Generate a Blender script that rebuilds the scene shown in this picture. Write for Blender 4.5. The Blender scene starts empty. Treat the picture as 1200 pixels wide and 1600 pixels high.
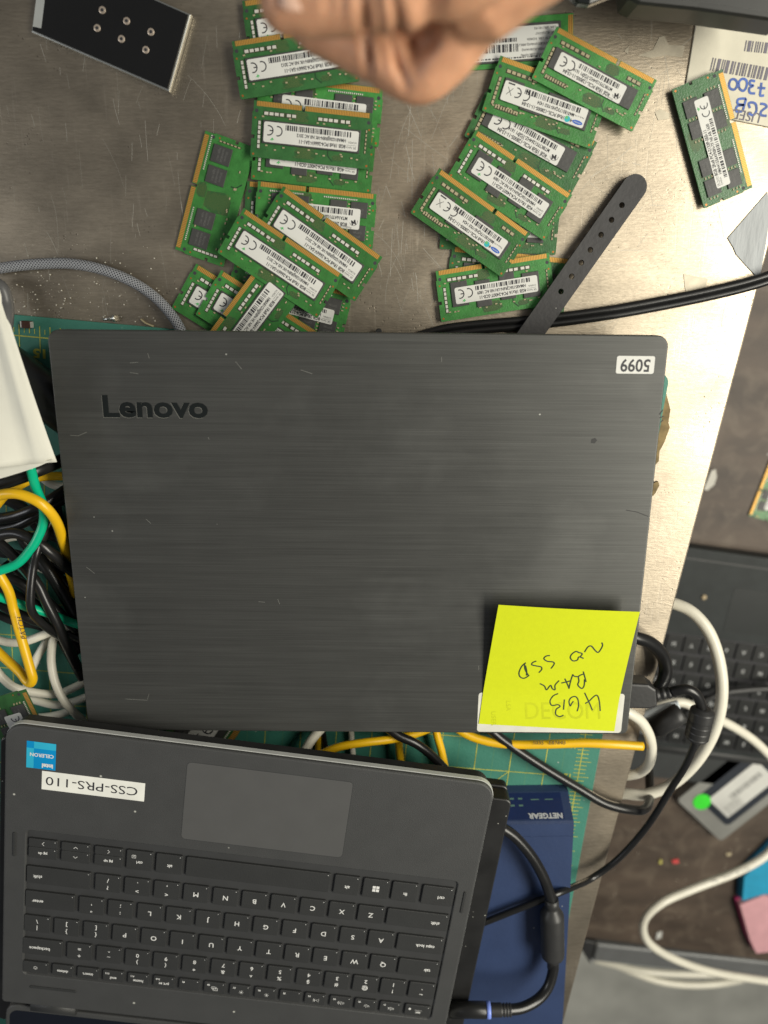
import bpy, bmesh, math, random
from mathutils import Vector, Matrix
random.seed(7)
S = bpy.context.scene
COL = S.collection
PI = math.pi
# ------------------------------------------------------------------ camera
FPX, TH, HC = 1200.0, math.radians(15.4), 0.49
CT, ST = math.cos(TH), math.sin(TH)
CAM = Vector((0, HC*math.tan(TH), HC))
cam = bpy.data.cameras.new('camera'); camo = bpy.data.objects.new('camera', cam); COL.objects.link(camo)
camo.location = CAM; camo.rotation_euler = (-TH, 0, 0)
cam.sensor_width = 36; cam.lens = 36*FPX/1600; cam.clip_start = 0.01; cam.clip_end = 50
cam.dof.use_dof = True; cam.dof.focus_distance = 0.475; cam.dof.aperture_fstop = cam.lens/6.2
S.camera = camo
# ------------------------------------------------------------------ world + lamps + exposure
W = bpy.data.worlds.new('World'); S.world = W; W.use_nodes = True
W.node_tree.nodes['Background'].inputs[0].default_value = (0.95, 0.97, 1.0, 1)
W.node_tree.nodes['Background'].inputs[1].default_value = 0.115
def area(name, loc, target, sx, sy, watts, color):
    l = bpy.data.lights.new(name, 'AREA'); l.shape = 'RECTANGLE'; l.size = sx; l.size_y = sy; l.energy = watts; l.color = color
    o = bpy.data.objects.new(name, l); COL.objects.link(o); o.location = loc
    d = Vector(target)-Vector(loc); o.rotation_euler = d.to_track_quat('-Z', 'Y').to_euler(); return o
area('ceiling_tube_lamp', (0.98, 0.05, 1.10), (0.05, 0.02, 0), 1.35, 0.50, 32, (1.0, 0.955, 0.83))
area('added_fill_lamp', (-1.6, 0.1, 0.85), (0, 0, 0), 0.5, 0.9, 7, (0.95, 0.97, 1.0))  # added fill from the left for dark objects, not a real fixture
S.view_settings.view_transform = 'Standard'; S.view_settings.look = 'None'
S.view_settings.exposure = 0; S.view_settings.gamma = 1; S.view_settings.use_curve_mapping = False
S.render.engine = 'CYCLES'

# ------------------------------------------------------------------ helpers
def P(px, py, z=0.0):
    u, v = (px-600)/FPX, (py-800)/FPX
    d = Vector((u, -v*CT-ST, v*ST-CT))
    t = (z-HC)/d.z
    return CAM+d*t

def M(name, col, rough=0.5, metal=0.0, var=0.08, vscale=60, bump=0.0, bscale=400, stretch=(1, 1, 1), spec=0.5, coat=0.0, obrand=0.0, aniso=0.0):
    m = bpy.data.materials.new(name); m.use_nodes = True; nt = m.node_tree; N = nt.nodes; L = nt.links
    b = N['Principled BSDF']
    b.inputs['Roughness'].default_value = rough; b.inputs['Metallic'].default_value = metal
    b.inputs['Specular IOR Level'].default_value = spec; b.inputs['Coat Weight'].default_value = coat
    b.inputs['Coat Roughness'].default_value = 0.15; b.inputs['Anisotropic'].default_value = aniso
    tc = N.new('ShaderNodeTexCoord'); mp = N.new('ShaderNodeMapping'); mp.inputs['Scale'].default_value = stretch
    L.new(tc.outputs['Object'], mp.inputs['Vector'])
    nz = N.new('ShaderNodeTexNoise'); nz.inputs['Scale'].default_value = vscale; nz.inputs['Detail'].default_value = 6
    L.new(mp.outputs[0], nz.inputs['Vector'])
    mr = N.new('ShaderNodeMapRange'); mr.inputs[1].default_value = .3; mr.inputs[2].default_value = .7
    mr.inputs[3].default_value = 1-var; mr.inputs[4].default_value = 1+var
    L.new(nz.outputs['Fac'], mr.inputs[0])
    vm = N.new('ShaderNodeVectorMath'); vm.operation = 'SCALE'; vm.inputs[0].default_value = col[:3]
    last = mr.outputs[0]
    if obrand:
        oi = N.new('ShaderNodeObjectInfo'); r2 = N.new('ShaderNodeMapRange'); r2.inputs[3].default_value = 1-obrand; r2.inputs[4].default_value = 1+obrand
        L.new(oi.outputs['Random'], r2.inputs[0]); mu = N.new('ShaderNodeMath'); mu.operation = 'MULTIPLY'
        L.new(last, mu.inputs[0]); L.new(r2.outputs[0], mu.inputs[1]); last = mu.outputs[0]
    L.new(last, vm.inputs['Scale']); L.new(vm.outputs[0], b.inputs['Base Color'])
    if bump:
        n2 = N.new('ShaderNodeTexNoise'); n2.inputs['Scale'].default_value = bscale; n2.inputs['Detail'].default_value = 4
        L.new(mp.outputs[0], n2.inputs['Vector'])
        bp = N.new('ShaderNodeBump'); bp.inputs['Strength'].default_value = bump; bp.inputs['Distance'].default_value = 0.0006
        L.new(n2.outputs['Fac'], bp.inputs['Height']); L.new(bp.outputs[0], b.inputs['Normal'])
    m['vm'] = vm.name
    return m

def nd(m, t, **kw):
    n = m.node_tree.nodes.new(t)
    for k, v in kw.items():
        if k.startswith('i_'): n.inputs[int(k[2:]) if k[2:].isdigit() else k[2:]].default_value = v
        else: setattr(n, k, v)
    return n

class MB:
    def __init__(s): s.v = []; s.f = []; s.m = []; s.sm = []; s.uv = {}
    def add(s, vs, fs, mi=0, smooth=False):
        o = len(s.v); s.v += [tuple(v) for v in vs]
        for f in fs: s.f.append([i+o for i in f]); s.m.append(mi); s.sm.append(smooth)
        return o
    def prism(s, poly, z0, z1, mi=0, bev=0.0, smi=None, seg=2):
        """poly CCW list of (x,y)"""
        n = len(poly); rings = [[(x, y, z0) for x, y in poly]]
        if bev > 0:
            for k in range(seg+1):
                a = k/seg*PI/2
                ins = bev*(1-math.cos(a)); z = z1-bev+bev*math.sin(a)
                rings.append([(x, y, z) for x, y in inset(poly, ins)])
        else: rings.append([(x, y, z1) for x, y in poly])
        vs = [p for r in rings for p in r]; fs = []
        for k in range(len(rings)-1):
            for i in range(n):
                j = (i+1) % n; fs.append([k*n+i, k*n+j, (k+1)*n+j, (k+1)*n+i])
        o = len(s.v); s.v += vs
        for f in fs: s.f.append([i+o for i in f]); s.m.append(mi if smi is None else smi); s.sm.append(False)
        s.f.append([o+(len(rings)-1)*n+i for i in range(n)]); s.m.append(mi); s.sm.append(False)
        s.f.append([o+i for i in reversed(range(n))]); s.m.append(mi); s.sm.append(False)
    def box(s, x0, y0, z0, x1, y1, z1, mi=0, bev=0.0):
        s.prism([(x0, y0), (x1, y0), (x1, y1), (x0, y1)], z0, z1, mi, bev)
    def flat(s, poly, z, mi=0):
        s.add([(x, y, z) for x, y in poly], [list(range(len(poly)))], mi)
    def stroke(s, pts, w, z=0.0, mi=0, closed=False):
        """flat ribbon along 2D or 3D pts"""
        p = [Vector((q[0], q[1], q[2] if len(q) > 2 else z)) for q in pts]; n = len(p); vs = []
        for i in range(n):
            a = p[i-1] if (i or closed) else p[i]; c = p[(i+1) % n] if (i < n-1 or closed) else p[i]
            d = (c-a); d.z = 0
            if d.length < 1e-9: d = Vector((1, 0, 0))
            d.normalize(); q = Vector((-d.y, d.x, 0))*w/2
            vs += [p[i]+q, p[i]-q]
        fs = [[2*i+1, 2*i+3, 2*i+2, 2*i] for i in range(n-1)]
        if closed: fs.append([2*n-1, 1, 0, 2*n-2])
        s.add(vs, fs, mi)
    def tube(s, pts, r, sides=14, mi=0, caps=True, uvs=False):
        n = len(pts); rr = r if isinstance(r, (list, tuple)) else [r]*n
        T = []
        for i in range(n):
            d = pts[min(i+1, n-1)]-pts[max(i-1, 0)]
            T.append(d.normalized() if d.length > 1e-12 else Vector((1, 0, 0)))
        up = Vector((0, 0, 1)) if abs(T[0].z) < .9 else Vector((1, 0, 0))
        U = (up-T[0]*up.dot(T[0])).normalized(); vs = []; acc = 0; o = len(s.v)
        for i in range(n):
            if i:
                U = (U-T[i]*U.dot(T[i])).normalized(); acc += (pts[i]-pts[i-1]).length
            V = T[i].cross(U)
            for k in range(sides):
                a = 2*PI*k/sides
                vs.append(pts[i]+(U*math.cos(a)+V*math.sin(a))*rr[i])
        fs = []
        for i in range(n-1):
            for k in range(sides):
                j = (k+1) % sides; fs.append([i*sides+k, i*sides+j, (i+1)*sides+j, (i+1)*sides+k])
        f0 = len(s.f); s.add(vs, fs, mi, True)
        if uvs:
            acc = 0; L = [0]
            for i in range(1, n): acc += (pts[i]-pts[i-1]).length; L.append(acc)
            for i in range(n-1):
                for k in range(sides):
                    s.uv[f0+i*sides+k] = [(k/sides, L[i]), ((k+1)/sides, L[i]), ((k+1)/sides, L[i+1]), (k/sides, L[i+1])]
        if caps:
            s.f.append([o+k for k in reversed(range(sides))]); s.m.append(mi); s.sm.append(False)
            s.f.append([o+(n-1)*sides+k for k in range(sides)]); s.m.append(mi); s.sm.append(False)
    def text(s, body, size, x, y, z, rot=0, mi=0, align='LEFT', bold=0.0, extrude=0.0, sx=1.0, shear=0.0, xf=None):
        vs, fs = textmesh(body, align, bold/size if size else 0, extrude/size, shear)
        c, sn = math.cos(rot), math.sin(rot); out = []
        for v in vs:
            a, b = v[0]*size*sx, v[1]*size
            q = (x+a*c-b*sn, y+a*sn+b*c, z+v[2]*size)
            out.append(xf(q) if xf else q)
        s.add(out, fs, mi)
    def build(s, name, mats, parent=None, loc=(0, 0, 0), rotz=0.0):
        me = bpy.data.meshes.new(name); me.from_pydata(s.v, [], s.f)
        for m in (mats if isinstance(mats, (list, tuple)) else [mats]): me.materials.append(m)
        me.polygons.foreach_set('material_index', s.m); me.polygons.foreach_set('use_smooth', s.sm)
        if s.uv:
            ul = me.uv_layers.new(name='UVMap')
            for fi, uvv in s.uv.items():
                for k, li in enumerate(me.polygons[fi].loop_indices): ul.data[li].uv = uvv[k]
        me.update()
        o = bpy.data.objects.new(name, me); COL.objects.link(o); o.location = loc; o.rotation_euler = (0, 0, rotz)
        if parent: o.parent = parent
        return o

def inset(poly, d):
    n = len(poly); out = []
    for i in range(n):
        a, b, c = Vector(poly[i-1]), Vector(poly[i]), Vector(poly[(i+1) % n])
        e1 = (b-a); e2 = (c-b)
        if e1.length < 1e-9: e1 = e2
        if e2.length < 1e-9: e2 = e1
        e1 = e1.normalized(); e2 = e2.normalized()
        n1 = Vector((-e1.y, e1.x)); n2 = Vector((-e2.y, e2.x)); m = n1+n2
        k = m.length_squared
        m = m*(2/k) if k > 1e-6 else n1
        out.append((b.x+m.x*d, b.y+m.y*d))
    return out

_tc = {}
def textmesh(body, align, off, ext, shear):
    k = (body, align, round(off, 4), round(ext, 4), shear)
    if k in _tc: return _tc[k]
    cu = bpy.data.curves.new('t', 'FONT'); cu.body = body; cu.size = 1; cu.align_x = align; cu.align_y = 'CENTER'
    cu.offset = off; cu.extrude = ext; cu.shear = shear; cu.resolution_u = 3
    o = bpy.data.objects.new('t', cu); COL.objects.link(o)
    dg = bpy.context.evaluated_depsgraph_get(); dg.update()
    me = bpy.data.meshes.new_from_object(o.evaluated_get(dg))
    r = ([tuple(v.co) for v in me.vertices], [list(p.vertices) for p in me.polygons])
    bpy.data.objects.remove(o); bpy.data.curves.remove(cu); bpy.data.meshes.remove(me)
    _tc[k] = r; return r

def rrect(x0, y0, x1, y1, r, n=5):
    rs = r if isinstance(r, (list, tuple)) else [r]*4
    out = []
    for (cx, cy, sx, sy, a0), q in zip(((x1, y0, -1, 1, -90), (x1, y1, -1, -1, 0), (x0, y1, 1, -1, 90), (x0, y0, 1, 1, 180)), rs):
        for k in range(n+1):
            a = math.radians(a0+90*k/n); out.append((cx+sx*q+q*math.cos(a), cy+sy*q+q*math.sin(a)))
    return out

def circ(cx, cy, r, n=20): return [(cx+r*math.cos(2*PI*k/n), cy+r*math.sin(2*PI*k/n)) for k in range(n)]

def ccw(poly):
    a = sum(poly[i-1][0]*poly[i][1]-poly[i][0]*poly[i-1][1] for i in range(len(poly)))
    return poly if a > 0 else poly[::-1]

def spline(pts, per=8):
    n = len(pts); out = []
    if n == 2: return [pts[0].lerp(pts[1], k/per) for k in range(per+1)]
    for i in range(n-1):
        p0, p1, p2, p3 = pts[max(i-1, 0)], pts[i], pts[i+1], pts[min(i+2, n-1)]
        for k in range(per):
            t = k/per
            out.append(0.5*((2*p1)+(p2-p0)*t+(2*p0-5*p1+4*p2-p3)*t*t+(3*p1-p0-3*p2+p3)*t**3))
    out.append(pts[-1].copy()); return out

def pxs(seq): return [P(*q) for q in seq]

def tag(o, label, cat, group=None, kind=None):
    if label: o['label'] = label
    if cat: o['category'] = cat
    if group: o['group'] = group
    if kind: o['kind'] = kind
    return o
def empty(name, loc, rz=0.0, label=None, cat=None, group=None):
    o = bpy.data.objects.new(name, None); o.empty_display_size = .01; COL.objects.link(o); o.location = loc; o.rotation_euler = (0, 0, rz)
    return tag(o, label, cat, group)

# ------------------------------------------------------------------ materials
def metal_table():
    m = M('brushed_steel_table', (0.425, 0.365, 0.282), 0.47, 0.92, 0.05, 9)
    nt = m.node_tree; N = nt.nodes; L = nt.links; b = N['Principled BSDF']; vm = N[m['vm']]
    tc = nd(m, 'ShaderNodeTexCoord')
    def noise(scale, sx, sy, rot, detail=4, dist=0.0):
        mp = nd(m, 'ShaderNodeMapping'); mp.inputs['Scale'].default_value = (sx, sy, 1); mp.inputs['Rotation'].default_value = (0, 0, rot)
        L.new(tc.outputs['Object'], mp.inputs['Vector'])
        n = nd(m, 'ShaderNodeTexNoise'); n.inputs['Scale'].default_value = scale; n.inputs['Detail'].default_value = detail; n.inputs['Distortion'].default_value = dist
        L.new(mp.outputs[0], n.inputs['Vector']); return n.outputs['Fac']
    def rng(src, a, bb, c, d):
        r = nd(m, 'ShaderNodeMapRange'); 
        for i, v in enumerate((a, bb, c, d)): r.inputs[i+1].default_value = v
        L.new(src, r.inputs[0]); return r.outputs[0]
    def math_(op, a, bb):
        r = nd(m, 'ShaderNodeMath', operation=op)
        for i, q in enumerate((a, bb)):
            if isinstance(q, (int, float)): r.inputs[i].default_value = q
            else: L.new(q, r.inputs[i])
        return r.outputs[0]
    brush = rng(noise(60, 1, 9, .05), .3, .7, .92, 1.08)
    fine = rng(noise(900, .25, 1, -.06, 2), .3, .7, .93, 1.07)
    stain = rng(noise(11, 1, 1.3, .4, 9, .9), .34, .62, .76, 1.06)
    base = math_('MULTIPLY', math_('MULTIPLY', brush, fine), stain)
    # pits: small dark specks
    vo = nd(m, 'ShaderNodeTexVoronoi'); vo.inputs['Scale'].default_value = 330; L.new(tc.outputs['Object'], vo.inputs['Vector'])
    pm = rng(noise(26, 1, 1, 1.1, 3), .54, .66, 0, 1)
    pit = math_('MULTIPLY', rng(vo.outputs['Distance'], .10, .22, 1, 0), pm)
    base = math_('MULTIPLY', base, math_('SUBTRACT', 1.0, math_('MULTIPLY', pit, .55)))
    sc = nd(m, 'ShaderNodeVectorMath', operation='SCALE'); L.new(vm.outputs[0], sc.inputs[0]); L.new(base, sc.inputs['Scale'])
    # scratches : thin bright
    tot = None
    for (s, sx, sy, rot, lo) in ((420, 1, .035, .06, .66), (520, 1, .03, -.14, .66), (300, 1, .05, .45, .69), (360, 1, .04, 1.3, .70), (480, 1, .05, -.5, .68)):
        q = rng(noise(s, sx, sy, rot, 1.5, .25), lo, lo+.05, 0, 1)
        tot = q if tot is None else math_('MAXIMUM', tot, q)
    tot = math_('MULTIPLY', tot, rng(noise(22, 1, 1, .2, 2), .44, .58, 0, 1))
    mx = nd(m, 'ShaderNodeMix', data_type='RGBA'); L.new(math_('MULTIPLY', tot, .05), mx.inputs[0]); L.new(sc.outputs[0], mx.inputs[6]); mx.inputs[7].default_value = (.85, .83, .78, 1)
    L.new(mx.outputs[2], b.inputs['Base Color'])
    L.new(math_('ADD', rng(noise(30, 1, 1, .8, 6), .3, .7, .35, .45), math_('MULTIPLY', tot, .04)), b.inputs['Roughness'])
    bp = nd(m, 'ShaderNodeBump'); bp.inputs['Strength'].default_value = .25; bp.inputs['Distance'].default_value = .0004
    L.new(math_('SUBTRACT', noise(900, .25, 1, -.06, 3), math_('ADD', math_('MULTIPLY', pit, .8), math_('MULTIPLY', tot, .08))), bp.inputs['Height'])
    L.new(bp.outputs[0], b.inputs['Normal'])
    return m
MT = {}
MT['table'] = metal_table()
def lid_mat():
    m = M('brushed_dark_lid', (0.074, 0.075, 0.071), 0.44, 0.5, 0.0, 10)
    nt = m.node_tree; N = nt.nodes; L = nt.links; b = N['Principled BSDF']; vm = N[m['vm']]
    tc = nd(m, 'ShaderNodeTexCoord')
    def line(sc, sx, sy, d=3):
        mp = nd(m, 'ShaderNodeMapping'); mp.inputs['Scale'].default_value = (sx, sy, 1); L.new(tc.outputs['Object'], mp.inputs['Vector'])
        n = nd(m, 'ShaderNodeTexNoise'); n.inputs['Scale'].default_value = sc; n.inputs['Detail'].default_value = d; L.new(mp.outputs[0], n.inputs['Vector'])
        r = nd(m, 'ShaderNodeMapRange'); r.inputs[1].default_value = .3; r.inputs[2].default_value = .7; L.new(n.outputs['Fac'], r.inputs[0]); return r.outputs[0]
    def mul(a, k, add):
        q = nd(m, 'ShaderNodeMath', operation='MULTIPLY_ADD'); L.new(a, q.inputs[0]); q.inputs[1].default_value = k; q.inputs[2].default_value = add; return q.outputs[0]
    a = line(1500, .012, 1, 3); c = line(420, .02, 1, 5)
    a = mul(a, .26, .87); c = mul(c, .20, .90)
    pr = nd(m, 'ShaderNodeMath', operation='MULTIPLY'); L.new(a, pr.inputs[0]); L.new(c, pr.inputs[1])
    sm = line(9, 1, 1, 4); sm = mul(sm, .14, .93)
    p2 = nd(m, 'ShaderNodeMath', operation='MULTIPLY'); L.new(pr.outputs[0], p2.inputs[0]); L.new(sm, p2.inputs[1])
    sc = nd(m, 'ShaderNodeVectorMath', operation='SCALE'); L.new(vm.outputs[0], sc.inputs[0]); L.new(p2.outputs[0], sc.inputs['Scale'])
    sg = line(16, 1, 1, 5); L.new(mul(sg, -.12, .50), b.inputs['Roughness'])
    sd_ = line(13, 1, 1.2, 6); q_ = nd(m, 'ShaderNodeMapRange'); q_.inputs[1].default_value = .62; q_.inputs[2].default_value = 1.0; q_.inputs[3].default_value = 1; q_.inputs[4].default_value = 1.28; L.new(sd_, q_.inputs[0])
    s2 = nd(m, 'ShaderNodeVectorMath', operation='SCALE'); L.new(sc.outputs[0], s2.inputs[0]); L.new(q_.outputs[0], s2.inputs['Scale']); sc = s2
    vo = nd(m, 'ShaderNodeTexVoronoi'); vo.inputs['Scale'].default_value = 95; L.new(tc.outputs['Object'], vo.inputs['Vector'])
    r = nd(m, 'ShaderNodeMapRange'); r.inputs[1].default_value = .035; r.inputs[2].default_value = .06; r.inputs[3].default_value = 1; r.inputs[4].default_value = 0; L.new(vo.outputs['Distance'], r.inputs[0])
    sp = nd(m, 'ShaderNodeSeparateColor'); L.new(vo.outputs['Color'], sp.inputs[0])
    g = nd(m, 'ShaderNodeMath', operation='GREATER_THAN'); L.new(sp.outputs[0], g.inputs[0]); g.inputs[1].default_value = .86
    gg = nd(m, 'ShaderNodeMath', operation='MULTIPLY'); L.new(g.outputs[0], gg.inputs[0]); L.new(r.outputs[0], gg.inputs[1])
    mx = nd(m, 'ShaderNodeMix', data_type='RGBA'); L.new(mul(gg.outputs[0], .7, 0), mx.inputs[0]); L.new(sc.outputs[0], mx.inputs[6]); mx.inputs[7].default_value = (.6, .6, .55, 1)
    L.new(mx.outputs[2], b.inputs['Base Color'])
    bp = nd(m, 'ShaderNodeBump'); bp.inputs['Strength'].default_value = .3; bp.inputs['Distance'].default_value = .0002
    L.new(a, bp.inputs['Height']); L.new(bp.outputs[0], b.inputs['Normal'])
    return m
MT['lid'] = lid_mat()
def dusty(name, col, rough, scale=260, thr=.9, **k):
    """surface with sparse light dust specks"""
    m = M(name, col, rough, **k); nt = m.node_tree; N = nt.nodes; L = nt.links; b = N['Principled BSDF']; vm = N[m['vm']]
    tc = nd(m, 'ShaderNodeTexCoord'); vo = nd(m, 'ShaderNodeTexVoronoi'); vo.inputs['Scale'].default_value = scale; L.new(tc.outputs['Object'], vo.inputs['Vector'])
    r = nd(m, 'ShaderNodeMapRange'); r.inputs[1].default_value = .06; r.inputs[2].default_value = .13; r.inputs[3].default_value = 1; r.inputs[4].default_value = 0; L.new(vo.outputs['Distance'], r.inputs[0])
    sp = nd(m, 'ShaderNodeSeparateColor'); L.new(vo.outputs['Color'], sp.inputs[0])
    g = nd(m, 'ShaderNodeMath', operation='GREATER_THAN'); L.new(sp.outputs[0], g.inputs[0]); g.inputs[1].default_value = thr
    gg = nd(m, 'ShaderNodeMath', operation='MULTIPLY'); L.new(g.outputs[0], gg.inputs[0]); L.new(r.outputs[0], gg.inputs[1])
    mx = nd(m, 'ShaderNodeMix', data_type='RGBA'); L.new(gg.outputs[0], mx.inputs[0]); L.new(vm.outputs[0], mx.inputs[6]); mx.inputs[7].default_value = (.5, .5, .45, 1)
    L.new(mx.outputs[2], b.inputs['Base Color']); return m
MT['pcb'] = M('green_circuit_board', (0.040, 0.178, 0.038), 0.36, var=.18, vscale=220, bump=.25, bscale=900, obrand=.30)
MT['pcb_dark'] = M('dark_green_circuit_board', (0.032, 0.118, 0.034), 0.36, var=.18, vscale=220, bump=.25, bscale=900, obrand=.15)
MT['trace'] = M('etched_traces', (0.014, 0.050, 0.018), 0.45)
MT['trace_gold'] = M('gilded_traces', (0.11, 0.14, 0.045), 0.45)
MT['patch'] = M('bare_trace_area', (0.030, 0.092, 0.028), .42)
MT['padstrip'] = M('dark_solder_strip', (0.035, 0.055, 0.022), .45)
MT['via'] = M('copper_ring', (0.45, 0.16, 0.04), 0.35, .5)
def gold_mat():
    m = M('gold_contacts', (0.56, 0.31, 0.07), .45, .5, .05); nt = m.node_tree; N = nt.nodes; L = nt.links; b = N['Principled BSDF']; vm = N[m['vm']]
    tc = nd(m, 'ShaderNodeTexCoord'); w = nd(m, 'ShaderNodeTexWave'); w.inputs['Scale'].default_value = 330; w.bands_direction = 'X'; L.new(tc.outputs['Object'], w.inputs['Vector'])
    r = nd(m, 'ShaderNodeMapRange'); r.inputs[1].default_value = .1; r.inputs[2].default_value = .5; r.inputs[3].default_value = .45; r.inputs[4].default_value = 1.1; L.new(w.outputs['Fac'], r.inputs[0])
    sc = nd(m, 'ShaderNodeVectorMath', operation='SCALE'); L.new(vm.outputs[0], sc.inputs[0]); L.new(r.outputs[0], sc.inputs['Scale']); L.new(sc.outputs[0], b.inputs['Base Color']); return m
MT['gold'] = gold_mat()
MT['chip'] = M('black_chip', (0.048, 0.048, 0.046), .5, var=.15, bump=.2)
MT['chip_mark'] = M('chip_marking', (0.11, 0.11, 0.105), .6)
MT['smd'] = M('silver_resistor', (0.62, 0.60, 0.54), .4, .2)
MT['smd_tan'] = M('tan_capacitor', (0.36, 0.31, 0.19), .5)
MT['label'] = M('white_label', (0.62, 0.62, 0.585), .45, var=.03)
MT['ink'] = M('black_ink', (0.03, 0.03, 0.035), .6)
MT['grey_ink'] = M('grey_ink', (0.22, 0.22, 0.21), .6)
MT['logo_green'] = M('green_ink', (0.10, 0.42, 0.14), .6)
MT['logo_blue'] = M('blue_ink', (0.02, 0.10, 0.45), .6)
MT['logo_teal'] = M('teal_ink', (0.02, 0.40, 0.45), .6)
def mat_mat():
    return dusty('green_cutting_mat', (0.045, 0.20, 0.148), .55, 210, .93, var=.10, vscale=40, bump=.3)
MT['mat'] = mat_mat()
MT['mat_line'] = M('yellow_ruling', (0.42, 0.42, 0.06), .6, var=.3, vscale=150)
MT['mat_faint'] = M('faint_ruling', (0.09, 0.24, 0.13), .6)
MT['yellow'] = M('yellow_cable', (0.78, 0.46, 0.008), .35)
MT['green_c'] = M('green_cable', (0.0, 0.42, 0.22), .32)
MT['white_c'] = M('white_cable', (0.74, 0.71, 0.60), .36, var=.05)
MT['black_c'] = M('black_cable', (0.011, 0.011, 0.011), .30, var=.2)
MT['black_p'] = M('black_plastic', (0.026, 0.026, 0.026), .45, var=.2, bump=.15)
MT['strap'] = dusty('black_rubber_strap', (0.026, 0.025, 0.026), .6, 330, .95, var=.2, bump=.3)
MT['deck'] = dusty('charcoal_laptop_deck', (0.052, 0.053, 0.053), .48, 130, .96, var=.06, bump=.35, bscale=1500)
MT['key'] = M('charcoal_key', (0.030, 0.031, 0.031), .5, var=.06, bump=.3, bscale=1500)
MT['well'] = M('keyboard_well', (0.040, 0.041, 0.042), .5)
MT['pad'] = M('touchpad_surface', (0.085, 0.085, 0.084), .42, var=.03)
MT['legend'] = M('white_legend', (0.72, 0.72, 0.70), .5)
MT['trim'] = M('grey_edge_trim', (0.55, 0.56, 0.54), .4)
MT['screen'] = M('dark_screen_glass', (0.004, 0.006, 0.012), .12)
MT['blacklap'] = dusty('dusty_black_case', (0.016, 0.016, 0.016), .38, 240, .8, var=.3)
MT['blue'] = dusty('navy_metal_case', (0.028, 0.048, 0.118), .42, 200, .96, var=.06, bump=.2)
MT['bluepanel'] = M('dark_navy_panel', (0.012, 0.025, 0.09), .35)
MT['silver_txt'] = M('silver_lettering', (0.6, 0.62, 0.66), .4, .3)
MT['led'] = M('led_window', (0.10, 0.19, 0.16), .3)
MT['note'] = M('yellow_sticky_note', (0.59, 0.66, 0.0), 0.75, var=.02, vscale=300, bump=.15, bscale=1200)
MT['note_shade'] = M('showthrough_print', (0.51, 0.565, 0.0), .75)
MT['pen'] = M('ballpoint_ink', (0.03, 0.05, 0.02), .5)
MT['marker'] = M('blue_marker', (0.03, 0.09, 0.36), .5, var=.4, vscale=250)
MT['paper'] = M('white_paper', (0.68, 0.67, 0.585), .7, var=.03, bump=.25, bscale=60)
MT['tan_paper'] = M('cream_bag_paper', (0.62, 0.585, 0.47), .6, var=.08, vscale=50, bump=.6, bscale=70)
MT['card'] = M('brown_cardboard', (0.22, 0.16, 0.07), .8, var=.4, vscale=150)
MT['tape'] = M('grey_duct_tape', (0.34, 0.36, 0.37), .5, .0, var=.12, vscale=120, bump=.8, bscale=260, stretch=(1, .25, 1))
MT['residue'] = M('dried_adhesive', (0.42, 0.38, 0.30), .55, .75, var=.15, vscale=120)
def wood_mat():
    m = dusty('dark_wood_desk', (0.074, 0.053, 0.038), .55, 75, .90, var=.40, vscale=11, stretch=(1, 3, 1), bump=.4)
    nt = m.node_tree; N = nt.nodes; L = nt.links; b = N['Principled BSDF']; src = b.inputs['Base Color'].links[0].from_socket
    tc = nd(m, 'ShaderNodeTexCoord'); nz = nd(m, 'ShaderNodeTexNoise'); nz.inputs['Scale'].default_value = 34; nz.inputs['Detail'].default_value = 8; nz.inputs['Distortion'].default_value = 1.2; L.new(tc.outputs['Object'], nz.inputs['Vector'])
    r = nd(m, 'ShaderNodeMapRange'); r.inputs[1].default_value = .5; r.inputs[2].default_value = .72; r.inputs[3].default_value = 0; r.inputs[4].default_value = .55; L.new(nz.outputs['Fac'], r.inputs[0])
    mx = nd(m, 'ShaderNodeMix', data_type='RGBA'); L.new(r.outputs[0], mx.inputs[0]); L.new(src, mx.inputs[6]); mx.inputs[7].default_value = (.17, .135, .10, 1); L.new(mx.outputs[2], b.inputs['Base Color'])
    return m
MT['wood'] = wood_mat()
MT['floor'] = M('grey_concrete', (0.46, 0.46, 0.42), .7, var=.18, vscale=12, bump=.3)
MT['gloss'] = M('glossy_black_glass', (0.008, 0.008, 0.008), .08, coat=.5)
MT['chrome'] = M('polished_steel', (0.65, 0.66, 0.62), .25, .9)
MT['screw'] = M('brass_tinted_steel', (0.62, 0.52, 0.42), .35, .6)
MT['skin'] = None

# ------------------------------------------------------------------ the setting
zt = 0.0
e0, e1 = P(1190, 430), P(880, 1600)
d = (e1-e0).normalized()
A, B = e0-d*0.6, e1+d*0.35
mb = MB(); mb.prism(ccw([(A.x, A.y), (B.x, B.y), (-0.9, B.y), (-0.9, A.y)]), -0.022, 0.0, 0, 0.0012)
rs = random.Random(21)
for i in range(300):
    zone = rs.random()
    if zone < .5: px, py, a0 = rs.uniform(590, 780), rs.uniform(130, 510), rs.gauss(PI/2+.12, .35)
    elif zone < .8: px, py, a0 = rs.uniform(0, 380), rs.uniform(60, 500), rs.gauss(PI/2, .2)
    else: px, py, a0 = rs.uniform(880, 1180), rs.uniform(60, 520), rs.uniform(0, PI)
    p = P(px, py, 0); L_ = rs.choice((.004, .008, .012, .02, .03))*rs.uniform(.6, 1.2); cv = rs.gauss(0, 10)
    pts = []; a = a0
    for k in range(8): pts.append((p.x, p.y)); p = p+Vector((math.cos(a), math.sin(a), 0))*L_/7; a += cv*L_/7*rs.uniform(.4, 1.6)
    if max(q_[0] for q_ in pts) < P(1170, 500, 0).x: mb.stroke(pts, rs.choice((.00009, .00013, .0002)), .00006+i*1e-7, 1)
tag(mb.build('tabletop', [MT['table'], M('bright_scratch', (.46, .44, .38), .5, .4)]), 'scratched brushed steel table top, dark on one side and bright on the other', 'table top', kind='structure')
ZD = -0.27
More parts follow.
